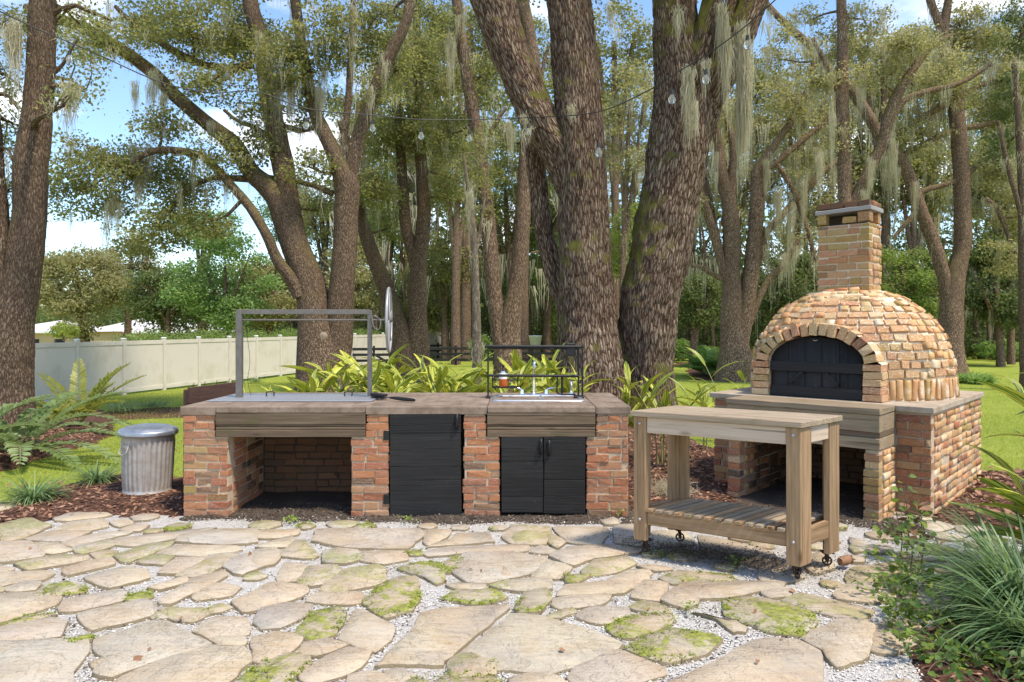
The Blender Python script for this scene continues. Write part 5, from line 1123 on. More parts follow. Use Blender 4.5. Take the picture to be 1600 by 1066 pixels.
tree('oak_tree', 'reddish trunked oak forking low behind the sink rack', 21.,
     [[(794, 590, 48), (794, 560, 42), (798, 500, 34), (812, 414, 25), (816, 348, 24), (819, 283, 22), (826, 200, 22), (836, 130, 21), (828, 60, 20), (816, 0, 20), (808, -60, 18)], [(790, 560, 36), (777, 500, 24), (770, 434, 24), (763, 348, 23), (755, 283, 21), (751, 240, 20), (740, 180, 20), (728, 110, 19), (718, 40, 17), (710, -30, 15)], [(830, 395, 4), (850, 392, 4), (868, 388, 3)], [(752, 240, 8), (770, 200, 7), (790, 170, 5)]],
     [(760, 120, 35, 50, .6), (700, 210, 40, 45, .6), (770, 40, 40, 40, .6), (700, 60, 30, 40, .4), (745, 320, 25, 45, .4), (790, 220, 25, 40, .5), (800, -40, 70, 40, .4)], M_BARK3, L_OAK, .10, 80, .9, 16, mossmin=6, extra_moss=[(800, 200, 130, 90), (705, 60, 130, 120), (735, 300, 100, 60), (722, 30, 90, 60)])
tree('great_oak', 'huge three-stemmed oak with deep ridged mossy bark behind the counter', 13.,
     [[(930, 672, 138), (925, 630, 116), (922, 560, 102), (918, 480, 90), (914, 400, 80), (910, 300, 74), (906, 200, 70), (898, 100, 67), (888, 0, 66), (880, -80, 62), (870, -160, 56)],
      [(895, 300, 46, .1), (872, 240, 52, .05), (850, 200, 54), (826, 150, 55), (800, 90, 58), (776, 20, 62), (750, -50, 64), (725, -120, 60)],
      [(905, 520, 34, .6), (886, 480, 32, .6), (868, 430, 28, .6), (853, 375, 26, .6), (842, 300, 25, .6), (838, 240, 32, .5), (842, 200, 36, .3)],
      [(1016, 672, 112), (1014, 620, 84), (1013, 560, 76), (1014, 500, 86), (1021, 450, 90), (1032, 390, 90), (1046, 310, 87), (1059, 230, 92), (1066, 180, 92), (1064, 120, 78), (1057, 50, 69), (1053, -20, 64), (1050, -110, 58)],
      [(966, 640, 80, .1), (972, 580, 60, .15), (980, 530, 44, .15), (990, 480, 30, .2)],
      [(1068, 200, 36, -.25), (1080, 140, 36, -.3), (1094, 80, 34, -.3), (1112, 10, 30, -.3), (1128, -60, 26, -.3)], [(1070, 240, 60, .1), (1090, 180, 62, .1), (1112, 130, 60), (1142, 70, 54), (1176, 0, 45), (1205, -60, 40)],
      [(1130, 110, 24, .1), (1135, 60, 22), (1142, 0, 20), (1150, -50, 18)], [(1070, 100, 9, .4), (1160, 30, 10, .4)]],
     [(830, -50, 90, 50, .35), (1120, -60, 90, 40, .35), (965, -40, 60, 40, .35)], M_BARK, L_OAK, .07, 0, .6, 80, .026, base=True,
     extra_moss=[(1074, 112, 160, 240, -.7), (1078, 180, 90, 90, -.7), (1128, 20, 150, 300, -.6), (1136, 70, 110, 200, -.6), (1104, 90, 90, 60, -.6), (1160, 60, 240, 560, -.5), (1166, 110, 190, 420, -.5), (1158, 170, 130, 260, -.4), (822, 185, 40, 90, -.6), (896, 178, 30, 60, -.7), (1060, 8, 60, 60, -.6), (955, 5, 60, 60, 1.0)])
tree('oak_tree', 'many-stemmed moss hung oak rising from the ferns left of the oven', 31.,
     [[(1148, 560, 52), (1147, 537, 42), (1144, 500, 34), (1143, 430, 28), (1143, 358, 27), (1138, 315, 24), (1127, 273, 20), (1124, 233, 16), (1118, 200, 13), (1112, 150, 9)], [(1140, 330, 18), (1143, 290, 16), (1147, 233, 13), (1137, 190, 10), (1128, 140, 7)],
      [(1152, 540, 34), (1165, 483, 26), (1177, 394, 24), (1183, 323, 22), (1184, 270, 20), (1195, 248, 14), (1218, 216, 11), (1240, 183, 10), (1262, 140, 10), (1272, 95, 8)], [(1187, 268, 14), (1208, 258, 10), (1254, 219, 9), (1290, 190, 8), (1320, 150, 6)],
      [(1138, 440, 16), (1128, 410, 14), (1111, 351, 14), (1093, 297, 12), (1080, 250, 9)], [(1168, 510, 14), (1178, 485, 12), (1197, 444, 11), (1225, 412, 9), (1248, 375, 7)], [(1140, 440, 10), (1122, 433, 8), (1093, 417, 7), (1066, 416, 6)],
      [(1178, 430, 12), (1188, 400, 11), (1197, 365, 11), (1225, 333, 11), (1268, 287, 10), (1300, 258, 9), (1330, 245, 7)], [(1145, 470, 16, .8), (1120, 380, 14, .8), (1105, 300, 13, .8), (1095, 260, 10, .8)], [(1210, 250, 8), (1240, 300, 8), (1262, 360, 7), (1275, 410, 5)]],
     [(1115, 165, 30, 35, .4), (1230, 150, 45, 40, .5), (1270, 90, 40, 30, .4), (1240, 250, 40, 35, .45), (1290, 200, 35, 35, .45), (1085, 320, 22, 40, .4), (1210, 90, 25, 30, .3), (1250, 370, 30, 30, .35)], M_BARK3, L_OLIVE, .13, 300, 1.6, 14, mossmin=3.5,
     extra_moss=[(1200, 250, 90, 150), (1215, 300, 110, 180), (1235, 330, 130, 180), (1225, 400, 80, 100), (1255, 290, 150, 150), (1090, 290, 110, 90), (1120, 250, 90, 80), (1175, 200, 90, 100), (1280, 230, 110, 90), (1195, 360, 100, 90)])
tree('oak_tree', 'straight moss draped trunk rising directly behind the oven chimney', 27.,
     [[(1330, 560, 30), (1326, 420, 25), (1320, 310, 20), (1318, 220, 19), (1316, 150, 19), (1316, 60, 16), (1314, -20, 14), (1312, -80, 12)], [(1324, 345, 18), (1340, 300, 16), (1360, 262, 16), (1379, 222, 17), (1387, 185, 16), (1402, 148, 16), (1432, 100, 14), (1455, 72, 11), (1490, 55, 8)], [(1385, 205, 9), (1410, 160, 9), (1450, 143, 10), (1500, 130, 8), (1550, 100, 6)], [(1316, 160, 8), (1290, 100, 8), (1270, 60, 6)]],
     [(1320, 70, 45, 45, .6), (1285, 130, 40, 35, .45), (1375, 120, 35, 30, .45), (1420, 70, 50, 35, .6), (1300, 220, 35, 30, .35), (1350, 30, 40, 25, .5), (1270, 30, 35, 20, .3), (1350, -50, 100, 30, .4)], M_BARK3, L_OLIVE, .115, 200, 1.2, 14, mossmin=7,
     extra_moss=[(1345, 130, 110, 100), (1300, 180, 130, 120), (1280, 240, 130, 120), (1360, 250, 100, 120), (1395, 220, 110, 120), (1350, 300, 100, 90)])
tree('oak_tree', 'bare reddish forked oak on the lawn right of the oven dome', 33.,
     [[(1490, 596, 50), (1487, 565, 40), (1485, 530, 37), (1487, 480, 35), (1493, 430, 28), (1504, 380, 25), (1503, 300, 24), (1497, 200, 23), (1486, 120, 20), (1474, 60, 16), (1482, 0, 12), (1490, -50, 10)], [(1485, 475, 26), (1477, 440, 21), (1458, 378, 20), (1438, 327, 19), (1418, 270, 19), (1398, 238, 18), (1372, 208, 17), (1350, 170, 16), (1325, 135, 15), (1290, 105, 14), (1262, 68, 12), (1235, 45, 11), (1203, 12, 9), (1180, -20, 7)],
      [(1478, 80, 12), (1468, 40, 12), (1455, 5, 12), (1445, -40, 10)], [(1404, 245, 9), (1450, 222, 9), (1490, 204, 10), (1550, 192, 8), (1600, 170, 6)], [(1430, 305, 8), (1450, 296, 9), (1490, 284, 9), (1530, 260, 8), (1580, 240, 6)], [(1390, 215, 9), (1440, 185, 10), (1475, 165, 10), (1530, 135, 9), (1590, 120, 6)], [(1436, 325, 7), (1415, 350, 7), (1395, 372, 5)], [(1540, 310, 7), (1560, 330, 7), (1590, 400, 6), (1640, 460, 5)]],
     [(1480, 120, 55, 45, .65), (1540, 60, 55, 45, .7), (1560, 170, 45, 40, .7), (1440, 210, 45, 30, .55), (1560, 260, 45, 40, .7), (1500, 40, 45, 35, .6), (1600, 130, 50, 60, .7), (1410, 170, 35, 30, .5), (1500, 330, 40, 25, .4), (1600, 330, 40, 60, .6), (1520, -50, 110, 30, .4), (1230, 60, 30, 30, .35), (1580, 400, 40, 35, .5)], M_BARK3, L_OLIVE, .13, 300, 1.3, 14, mossmin=5,
     extra_moss=[(1400, 260, 110, 120), (1385, 250, 130, 120), (1590, 60, 160, 200), (1597, 120, 160, 150), (1460, 60, 110, 90), (1560, 380, 80, 60), (1430, 290, 120, 90)])
tree('oak_tree', 'dark thin trunk at the right edge of the woods', 26., [[(1606, 580, 22), (1600, 430, 15), (1598, 300, 13), (1592, 200, 10), (1585, 100, 8)], [(1600, 350, 8), (1575, 260, 7), (1560, 190, 5)]], [(1590, 150, 35, 45, .6), (1600, 40, 40, 50, .7), (1570, 220, 30, 30, .5)], M_BARK2, L_DARK, .11, 60, 1.2, 12, mossmin=5)

# background trees, beyond the fence and in the woods
bgs = [  # px, crown y, rx, ry, D, leaf material, density, label, moss
 (120, 448, 88, 78, 52, L_OLIVE, 1.25, 'rounded olive-yellow tree beyond the fence next to the left trunk', 0), (205, 420, 62, 72, 58, L_OLIVE, 1.1, 'dull olive tree rising over the bungalow roofs', 0),
 (265, 460, 85, 62, 50, L_DARK, 1.3, 'dark spreading tree beyond the fence right of the bungalows', 0), (352, 440, 75, 80, 46, L_LUSH, 1.35, 'lush bright green tree beyond the fence left of the grill post', 0),
 (430, 455, 70, 65, 48, L_OLIVE, 1.25, 'greyish olive tree beyond the fence behind the grill frame', 20), (320, 350, 60, 40, 60, L_LUSH, .9, 'distant pale green tree top above the lush one', 0),
 (35, 440, 60, 70, 56, L_OLIVE, 1.0, 'olive tree glimpsed behind the left edge trunks', 0), (560, 445, 50, 80, 47, L_OLIVE, 1.2, 'olive tree behind the gap between the grill wheel trunks', 40),
 (600, 330, 55, 85, 52, L_BRIGHT, .9, 'bright tree crown between the two leaning trunks', 20), (690, 430, 55, 90, 49, L_OAK, 1.1, 'mid green tree behind the slender pale trunk', 60), (715, 260, 75, 95, 44, L_OAK, .9, 'high green crown left of the reddish forked oak', 60),
 (860, 400, 45, 110, 52, L_BRIGHT, 1.0, 'light green tree showing left of the great oak', 20), (790, 330, 60, 110, 50, L_OAK, .9, 'green tree behind the reddish forked oak', 40),
 (985, 370, 48, 85, 42, L_YELLOW, 1.2, 'sunlit yellow-green tree framed between the great oak stems', 20), (960, 470, 45, 60, 50, L_BRIGHT, 1.1, 'low bright tree at the foot of the gap in the great oak', 0), (985, 180, 60, 100, 40, L_OLIVE, .55, 'moss laden crown high between the great oak stems', 90),
 (1092, 470, 42, 62, 41, L_DARK, 1.5, 'dark bushy tree between the great oak and the ferns', 0), (1235, 450, 60, 70, 43, L_DARK, 1.35, 'dark tree behind the left side of the oven dome', 30), (1150, 250, 80, 110, 50, L_OLIVE, .8, 'olive crown high behind the many-stemmed oak', 90),
 (1410, 440, 65, 75, 43, L_BRIGHT, 1.1, 'bright leafed tree between oven chimney and forked oak', 20), (1300, 290, 75, 90, 47, L_OLIVE, .8, 'grey green crown behind the chimney top', 90), (1430, 270, 85, 75, 45, L_OAK, .8, 'green crown behind the forked oak on the right', 50),
 (1555, 450, 75, 80, 42, L_DARK, 1.4, 'dark tree at the right edge behind the lawn', 50), (1570, 290, 75, 100, 44, L_OAK, 1.0, 'tall green crown at the right edge', 60), (1380, 90, 110, 60, 46, L_OLIVE, .45, 'thin high crown at the top right', 40),
 (830, 110, 60, 80, 46, L_OAK, .6, 'thin high crown behind the great oak limb', 30), (560, 180, 60, 70, 50, L_OAK, .55, 'thin high crown behind the grill side oak', 10), (250, 470, 60, 30, 62, L_DARK, 1.0, 'low dark tree between the bungalows and the fence', 0)]
for k, (px, py, D, lm, mn, lab) in enumerate(((640, 90, 52, L_OAK, 10, 'tall thin crown above the leaning oak pair'), (735, 60, 48, L_OAK, 10, 'tall thin crown above the slender trunk'), (865, 230, 55, L_OAK, 20, 'tall crown glimpsed left of the great oak'), (960, 90, 47, L_OAK, 30, 'pale tall crown between the great oak trunks near the top'), (1130, 130, 52, L_OAK, 20, 'tall crown right of the great oak fork'), (1255, 180, 50, L_OLIVE, 40, 'tall olive crown left of the chimney'), (1345, 200, 53, L_OAK, 40, 'tall crown straight above the chimney'), (1450, 120, 50, L_OAK, 20, 'tall crown over the forked oak branches'), (1545, 120, 52, L_OLIVE, 20, 'tall olive crown in the top right corner'), (1610, 230, 49, L_OAK, 20, 'tall crown at the right picture edge'), (500, 330, 56, L_OLIVE, 0, 'pale tall tree behind the double trunk oak'), (455, 330, 60, L_LUSH, 0, 'soft green tree top left of the double trunk oak'))):
    bgs.append((px, py, 80 if px > 560 else 45, 85 if px > 560 else 70, D, lm, .62 if px > 560 else .8, lab, mn))
for px, py, rx, ry, D, lm, dens, lab, mn in bgs:
    lean = R.uniform(-25, 25); w = R.uniform(9, 15); base_y = HZ + (CAM_H + .72) * F_PX / D
    limbs = [[(px + lean * .6, base_y, w * 1.2), (px + lean * .5, (base_y + py) / 2 + 20, w), (px + lean * .1, py + ry * .2, w * .7), (px, py - ry * .3, w * .4)], [(px + lean * .4, (base_y + py) / 2, w * .6), (px - rx * .3, py, w * .45), (px - rx * .5, py - ry * .4, w * .2)], [(px + lean * .3, (base_y + py) / 2 - 10, w * .6), (px + rx * .3, py, w * .45), (px + rx * .5, py - ry * .5, w * .2)]]
    bl_ = [(px, py, rx * .7, ry * .7, dens * .45)] + [(px + math.cos(a) * rx * R.uniform(.4, .85), py - math.sin(a) * ry * R.uniform(.35, .85), rx * q_, ry * q_ * R.uniform(.5, 1.), dens * .8) for a, q_ in zip(np.linspace(0, 2 * math.pi, 10)[:-1] + R.uniform(0, 1), R.uniform(.2, .48, 9))]
    tree('background_tree', lab, D, limbs, bl_, M_BARK3 if px > 560 else M_BARK2, lm, {1: .20, 0: .17}[int(D > 45)], mn, 2.0, 8, mossmin=2.0, depthf=.8)
# woods closing the view
wb = Buf()
def mass(n, xr, yr, zr, m, size, tone):
    c = np.stack([R.uniform(*xr, m), R.uniform(*yr, m), terr(0, 60) + R.uniform(0, 1, m) ** 1.2 * zr], 1); i = R.randint(m, size=n); C = c[i] + R.normal(0, 1, (n, 3)) * np.array([1.0, .8, .6])
    leaf_cloud(wb, C, size, .5, (R.beta(2, 2, m) * .8 + tone)[i])
mass(60000, (-16, 62), (54, 66), 9, 900, .32, .0); mass(50000, (-16, 62), (58, 68), 25, 900, .42, .12); mass(15000, (-16, 70), (72, 84), 27, 500, .95, .15); mass(12000, (-4, 60), (52, 56), 2.2, 300, .24, .25); mass(26000, (-110, -14), (112, 150), 11, 500, .8, .3); mass(22000, (-31, -13), (58, 68), 7.5, 330, .30, .05)
tag(wb.obj('woods', L_DARK), kind='stuff')
wt_ = Buf()
for i in range(70):
    x = R.uniform(-12, 55); y = R.uniform(50, 62); h = R.uniform(8, 15); l = R.normal(0, 1.2); r = R.uniform(.10, .26)
    tube(wt_, [(x, y, -1), (x + l * .3, y, h * .4), (x + l, y, h)], [r, r * .8, r * .4], 7, n=8, cap=False)
    if R.rand() < .6: tube(wt_, [(x + l * .3, y, h * .4), (x - l * .8 + R.normal(0, 1), y, h * .75)], [r * .6, r * .25], 6, n=5, cap=False)
tag(wt_.obj('woodland_stems', M_BARK3, None, True), kind='stuff')
mm = Buf(); n = 800; moss(mm, np.stack([R.uniform(-12, 55, n), R.uniform(46, 56, n), R.uniform(3, 22, n)], 1), 3.2, 14, .09, .4); tag(mm.obj('woodland_moss', L_MOSS), kind='stuff')
def bank(name, xs, y0, h, mat):
    # rounded overgrown bank that closes the wood behind the last trees
    T = np.linspace(0, math.pi, 9); X, TT = np.meshgrid(xs, T); nz_ = vn(np.stack([X.ravel() * .25, TT.ravel() * 1.5, 0 * X.ravel()], 1), 9).reshape(X.shape); n2_ = vn(np.stack([X.ravel() * .9, TT.ravel() * 4, 0 * X.ravel()], 1), 10).reshape(X.shape)
    r = 1 + .35 * nz_ + .15 * n2_; V = np.stack([X, y0 - 6 * np.cos(TT) * r, -1.2 + h * np.sin(TT) * r], -1).reshape(-1, 3); nx = len(xs); i = (np.arange(8)[:, None] * nx + np.arange(nx - 1)[None, :]).ravel()
    return tag(ob(name, mesh_np(name, V, np.stack([i, i + 1, i + nx + 1, i + nx], 1), mat, True)), kind='structure')
tb_ = NT('overgrown_bank', .95, .1); v_ = tb_.co(); f_ = tb_.noise(v_, 1.6, 8, .75); M_BANK = tb_.out(tb_.ramp(f_, [(.35, (.012, .02, .008)), (.55, (.05, .075, .025)), (.75, (.15, .19, .06))]), tb_.bump(f_, .6, 1.0))
bank('hill', np.arange(-14, 110, 1.0), 92, 9.5, M_BANK); bank('hill', np.arange(-170, -20, 1.5), 170, 8, M_BANK)
M_KNOT = m_bark('knot_bark', (.30, .225, .16), (.42, .33, .25), (.10, .07, .05), 0, 20, 20, .02)
def knot(t, px, py, D, r):
    c = P(px, py, D); b = Buf(); M = frame_from(c, (1, 0, 0), (0, -1, 0)); V = []
    for rr, zz in ((r * 1.3, -.08), (r * 1.1, -.02), (r * .8, .012), (r * .4, .02), (.001, .012)):
        V += [list(M @ Vector((math.cos(a) * rr * (1 + .1 * math.sin(3 * a)), math.sin(a) * rr * 1.15, zz))) for a in np.linspace(0, 2 * math.pi, 18, endpoint=False)]
    k = np.arange(18); b.add(np.array(V), np.vstack([np.stack([j * 18 + k, j * 18 + (k + 1) % 18, (j + 1) * 18 + (k + 1) % 18, (j + 1) * 18 + k], 1) for j in range(4)])); b.obj('knot', M_KNOT, t, True)
for t_ in [o for o in bpy.data.objects if o.get('category') == 'tree']:
    if 'broad oak' in t_['label']: knot(t_, 503, 527, 18.52, .10)
    if 'three-stemmed' in t_['label']: knot(t_, 1041, 328, 12.55, .12)
# hedge top showing above the fence, shrubs
def shrub(name, label, cat, c, rad, n, size, lm, group=None, stems=8):
    t = thing(name, label, cat, (c[0], c[1], c[2]), 0, group); b = Buf(); cc = spray(b, (c[0], c[1], c[2] + rad[2]), rad, n, size, 30, .12 * max(1, rad[0])); b.obj('foliage', lm, t); b = Buf()
    for k in range(stems): q = cc[R.randint(len(cc))]; tube(b, [(c[0] + R.normal(0, .05), c[1], c[2] - .05), (c[0] * .5 + q[0] * .5, c[1] * .5 + q[1] * .5, c[2] + rad[2] * .6), q], [.02, .015, .006], 5, n=6)
    b.obj('stems', M_TWIG, t); return t
hd = thing('hedge', 'clipped bright green hedge showing above the white fence', 'hedge', (fx(32) - 1.2, 32, GB)); b = Buf(); n = 26000; yy = R.uniform(26, 66, n); s = R.normal(0, .35, n)
C = np.stack([fx(yy) - 1.3 + s, yy, 1.05 + .12 * np.sin(yy * 2.1) + R.normal(0, .14, n) + .15 * vn(np.stack([yy * .8, 0 * yy, 0 * yy], 1), 3)], 1); leaf_cloud(b, C, .10, .5, R.beta(2, 2, n)); b.obj('foliage', L_BRIGHT, hd)
for yy in np.arange(27, 66, 3.0): b = Buf(); tube(b, [(fx(yy) - 1.3, yy, GB - .1), (fx(yy) - 1.3, yy, 1.05)], [.05, .03], 6, n=3); b.obj('stem', M_TWIG, hd)
shrub('shrub', 'bright round shrub at the fence beside the slender trunk', 'shrub', (P(752, 545, 38).x, 38, -.1), (.62, .5, .62), 2600, .11, L_BRIGHT)
shrub('shrub', 'yellow-green shrub in front of the bungalows by the fence', 'shrub', (P(100, 530, 40).x, 40, .9), (.8, .6, .45), 1500, .12, L_YELLOW)
# ------------------------------------------------------------------ plants
def leaf_mesh(name, L, W, bend, curl, fold, mat, seg=9):
    """one lance shaped leaf along +x, drooping in z, folded at the midrib"""
    V, U = [], []; x = z = 0.0; a = bend[0]
    for i in range(seg + 1):
        t = i / seg; w = W / 2 * max(.02, math.sin(math.pi * min(1, t ** .75 * .985 + .012))) ** .8; s = curl * math.sin(t * 3) * W
        V += [(x, -w + s, z + w * fold), (x, s, z), (x, w + s, z + w * fold)]; U += [(0.5 - .5 * w / (W / 2), t), (.5, t), (.5 + .5 * w / (W / 2), t)]
        a = bend[0] + (bend[1] - bend[0]) * t; x += L / seg * math.cos(a); z += L / seg * math.sin(a)
    Fq = [[3 * i + j, 3 * i + j + 1, 3 * i + j + 4, 3 * i + j + 3] for i in range(seg) for j in (0, 1)]
    return mesh_np(name, np.array(V), np.array(Fq), mat, True, None, np.array(U))
GL = [leaf_mesh('leaf', .47 * R.uniform(.85, 1.15), .082 * R.uniform(.85, 1.2), (R.uniform(.2, .6), R.uniform(-.9, -.1)), R.uniform(-.4, .4), R.uniform(.1, .5), M_GINGER) for _ in range(10)]
def ginger(label, c, height, stems, nleaf, spread=.35, scale=1.0, face=None, group='variegated ginger plants behind the counter'):
    c = Vector(c); t = thing('ginger_plant', label, 'plant', c, 0, group)
    for s in range(stems):
        th = R.uniform(0, 2 * math.pi) if face is None else face + R.normal(0, .5); r = R.uniform(.3, 1) * spread; h = height * R.uniform(.72, 1.0)
        p0 = c + Vector((math.cos(th) * r * .3, math.sin(th) * r * .3, -.05)); p2 = c + Vector((math.cos(th) * r * 1.6, math.sin(th) * r * 1.6, h)); p1 = p0.lerp(p2, .5) + Vector((-math.cos(th) * r * .3, -math.sin(th) * r * .3, .1 * h))
        b = Buf(); C, _ = tube(b, [p0, p1, p2], [.011, .009, .004], 6, n=12); b.obj('stem', M_STEM, t, True)
        az = R.uniform(0, 6.28)
        for k in range(nleaf):
            f = .35 + .65 * (k + .7) / nleaf; q = C[min(int(f * 11), 11)]; a = az + (k % 2) * math.pi + R.normal(0, .45); el = R.uniform(-.1, .5) + f * .35
            M = Matrix.Translation(q) @ Matrix.Rotation(a, 4, 'Z') @ Matrix.Rotation(-el, 4, 'Y') @ Matrix.Rotation(R.normal(0, .5), 4, 'X') @ Matrix.Scale(scale * R.uniform(.75, 1.15), 4)
            ob('leaf', GL[R.randint(len(GL))], t, M)
    return t
gi = [('ginger_plant', 418, 8.6, .98, 3, 'sparse thin variegated ginger plant right of the left grill post'), (492, 8.4, 1.06, 6, 'full yellow striped ginger plant in front of the double trunk base'), (548, 9.0, 1.28, 7, 'tall striped ginger plant just left of the right grill post'),
      (600, 8.6, 1.12, 6, 'striped ginger plant directly below the grill wheel'), (655, 8.3, 1.1, 6, 'low yellow striped ginger plant above the grill brush'), (622, 10.2, 1.28, 6, 'darker striped ginger plant behind, under the leaning trunks'), (705, 8.8, 1.18, 6, 'striped ginger plant left of the slender trunk foot'),
      (762, 8.6, 1.12, 5, 'striped ginger plant behind the left post of the sink rack'), (690, 10.5, 1.25, 4, 'small striped ginger plant at the rail fence opening'), (806, 9.4, 1.36, 5, 'upright ginger plant showing behind the soap bottle'), (858, 11.0, 1.28, 6, 'bright yellow ginger plant seen through the sink rack'), (890, 10., 1.1, 5, 'pale ginger plant at the left foot of the great oak')]
gi[0] = gi[0][1:]
for px, D, h, st, lab in gi: ginger(lab, ((px - 800) * D / F_PX, D, float(terr(0, D))), h - .12, st + 2, 9 if st > 4 else 5)
ginger('leaning striped ginger plant between the counter end and the cart', (1.72, 8.1, 0), .92, 5, 6, .42); ginger('broad leaved pale ginger plant at the right foot of the great oak', (1.38, 8.6, 0), .98, 4, 5, .3)
ginger('small pale ginger plant between cart top and oven slab', (2.45, 9.2, 0), .82, 2, 4, .2); ginger('single striped ginger stem beside the left of the brick dome', (3.0, 10.0, -.02), 1.22, 2, 4, .3)
ginger('big yellow edged ginger plant reaching in from the right edge', (3.70, 4.55, .02), 1.28, 6, 6, .33, 1.05, math.pi, group='ginger plants at the right edge'); ginger('low ginger plant with hanging leaves at the right edge over the grass clump', (3.42, 4.4, .02), .62, 6, 5, .30, 1.15, math.pi * .95, group='ginger plants at the right edge')
ginger('single yellow ginger leaf cluster in the bottom right corner', (2.72, 3.12, .02), .34, 2, 2, .10, .8, group='ginger plants at the right edge')

def blades(b, c, n, L, w=.008, spread=.08, droop=1.0, up=1.2):
    th = R.uniform(0, 2 * np.pi, n); l = L * R.uniform(.55, 1.1, n); lean = R.uniform(.1, 1., n); K = 7; r0 = R.uniform(0, spread, n); st = np.array(c) + np.stack([np.cos(th) * r0, np.sin(th) * r0, 0 * th - .01], 1)
    hd = th + R.normal(0, .4, n); el = up - lean * .7; wd = np.stack([-np.sin(hd), np.cos(hd), 0 * hd], 1); p = st; Vs = []; tone = R.rand(n)
    for j in range(K):
        ww = (w * np.array([.7, 1, 1, .95, .8, .5, .08])[j] * R.uniform(.9, 1.1, n) / 2)[:, None]; Vs += [p - wd * ww, p + wd * ww]; e = el - droop * (j / (K - 1)) ** 1.3 * (1.0 + lean)
        p = p + np.stack([np.cos(hd) * np.cos(e), np.sin(hd) * np.cos(e), np.sin(e)], 1) * (l / (K - 1))[:, None]
    V = np.stack(Vs, 1).reshape(-1, 3); b0 = np.arange(n) * 2 * K
    b.add(V, np.vstack([np.stack([b0 + 2 * j, b0 + 2 * j + 1, b0 + 2 * j + 3, b0 + 2 * j + 2], 1) for j in range(K - 1)]), np.repeat(tone, 2 * K))
def tuft(label, c, n, L, w=.008, spread=.08, mat=None, group='tufts of lilyturf grass', **k):
    t = thing('lilyturf_tuft', label, 'grass tuft', c, 0, group); b = Buf(); blades(b, c, n, L, w, spread, **k); b.obj('blades', mat or L_LIRIOPE, t); return t
def gp(px, py): q = G(px, py); return (q.x, q.y, q.z + .02)
tuft('dark green grass tuft on the mulch at far left front', gp(52, 785), 320, .36, .009, .10); tuft('looser grass tuft on the mulch just left of the rubbish can', gp(152, 756), 230, .32, .009, .10)
tuft('thin pale grass tuft under the big cycad fronds', gp(30, 706), 90, .42, .012, .08); tuft('blue-grey grass tuft beyond the cycads by the lawn', gp(188, 642), 260, .50, .012, .3); tuft('pale sparse grass tuft on the lawn near the white fence', gp(238, 636), 200, .36, .011, .4)
tuft('small dark grass tuft on the lawn left of the grill post', gp(398, 598), 100, .5, .014, .25); tuft('grass tuft on the mulch right of the oven', (5.9, 7.55, .03), 330, .48, .010, .14); tuft('second grass tuft at the right edge behind the ginger', (5.3, 6.9, .03), 120, .3, .009, .1)
tuft('largest arching grey-green grass clump at the lower right corner', (2.86, 3.95, .03), 800, .72, .011, .14, up=1.3); tuft('front arching grass clump at the lower right corner', (2.58, 3.5, .03), 480, .58, .011, .11, up=1.25)
tuft('upright grass clump at the right edge under the ginger', (3.42, 4.25, .03), 420, .62, .011, .12); tuft('grass clump cut by the bottom right corner', (2.62, 3.1, .03), 300, .52, .010, .10)
b = Buf(); rng = [(4.55 + 1.0, 0)]
t = thing('ground_ferns', 'ring of low green plants round the foot of the forked oak on the lawn', 'plants', gp(1500, 592), 0)
for k in range(22): q = gp(1488 + R.uniform(-8, 52), 596 + R.uniform(-4, 3)); blades(b, q, 60, .55, .05, .35)
b.obj('blades', L_FERN, t)

def frond(b, p0, az, el0, L, nl, lw, ll, droop, tone, twist=0.0):
    n = 16; p = Vector(p0); pts = [p.copy()]; e_ = el0; T = []
    for i in range(n):
        e_ = el0 - droop * ((i + 1) / n) ** 1.4; d = Vector((math.cos(az) * math.cos(e_), math.sin(az) * math.cos(e_), math.sin(e_))); p = p + d * L / n; pts.append(p.copy()); T.append(d)
    T.append(T[-1]); tube(b, [list(q) for q in pts[::3]] + [list(pts[-1])], [.008] * 5 + [.004] * 2 if len(pts[::3]) == 6 else [.008] * len(pts[::3]) + [.003], 5, n=14, cap=False, a=.5)
    side = Vector((-math.sin(az), math.cos(az), 0))
    for k in range(nl):
        f = .16 + .84 * (k + .5) / nl; x = f * n; i = min(int(x), n - 1); q = pts[i].lerp(pts[i + 1], x - i); d = T[i]; up = side.cross(d) * -1
        if up.z < 0: up = -up
        for s in (-1, 1):
            sc = math.sin(math.pi * (.12 + .86 * f)) ** .5; l = ll * sc * R.uniform(.9, 1.1); dirv = (side * s * .86 + d * (.35 + .5 * f) + up * (.25 + R.normal(0, .08))).normalized(); wv = (d * .9 - side * s * .3).normalized(); w = lw * sc
            nn = dirv.cross(wv).normalized() * (w * .15); m = q + dirv * l * .5
            V = [q, m - wv * w * .5 + nn, q + dirv * l * .82 - wv * w * .38 + nn, q + dirv * l - Vector((0, 0, l * .12)), q + dirv * l * .82 + wv * w * .38 + nn, m + wv * w * .5 + nn]
            b.add([list(v) for v in V], [[0, 1, 2, 3], [0, 3, 4, 5]], min(1, max(0, tone + R.normal(0, .14))))
def cycad(label, c, fr, L, nl, lw, ll, mat, name='cycad', cat='cycad', group=None, el=(.5, 1.1), droop=(.6, 1.3)):
    t = thing(name, label, cat, c, 0, group)
    for (az, e_, l) in fr: b = Buf(); frond(b, (c[0] + math.cos(az) * .04, c[1] + math.sin(az) * .04, c[2] + .05), az, e_, l * L, nl, lw, ll, R.uniform(*droop), R.uniform(.3, .7)); b.obj('frond', mat, t)
    b = Buf(); tube(b, [(c[0], c[1], c[2] - .05), (c[0], c[1], c[2] + .12)], [.07, .05], 8, n=4); b.obj('stem', M_TWIG, t); return t
q = gp(30, 716); rad = math.radians
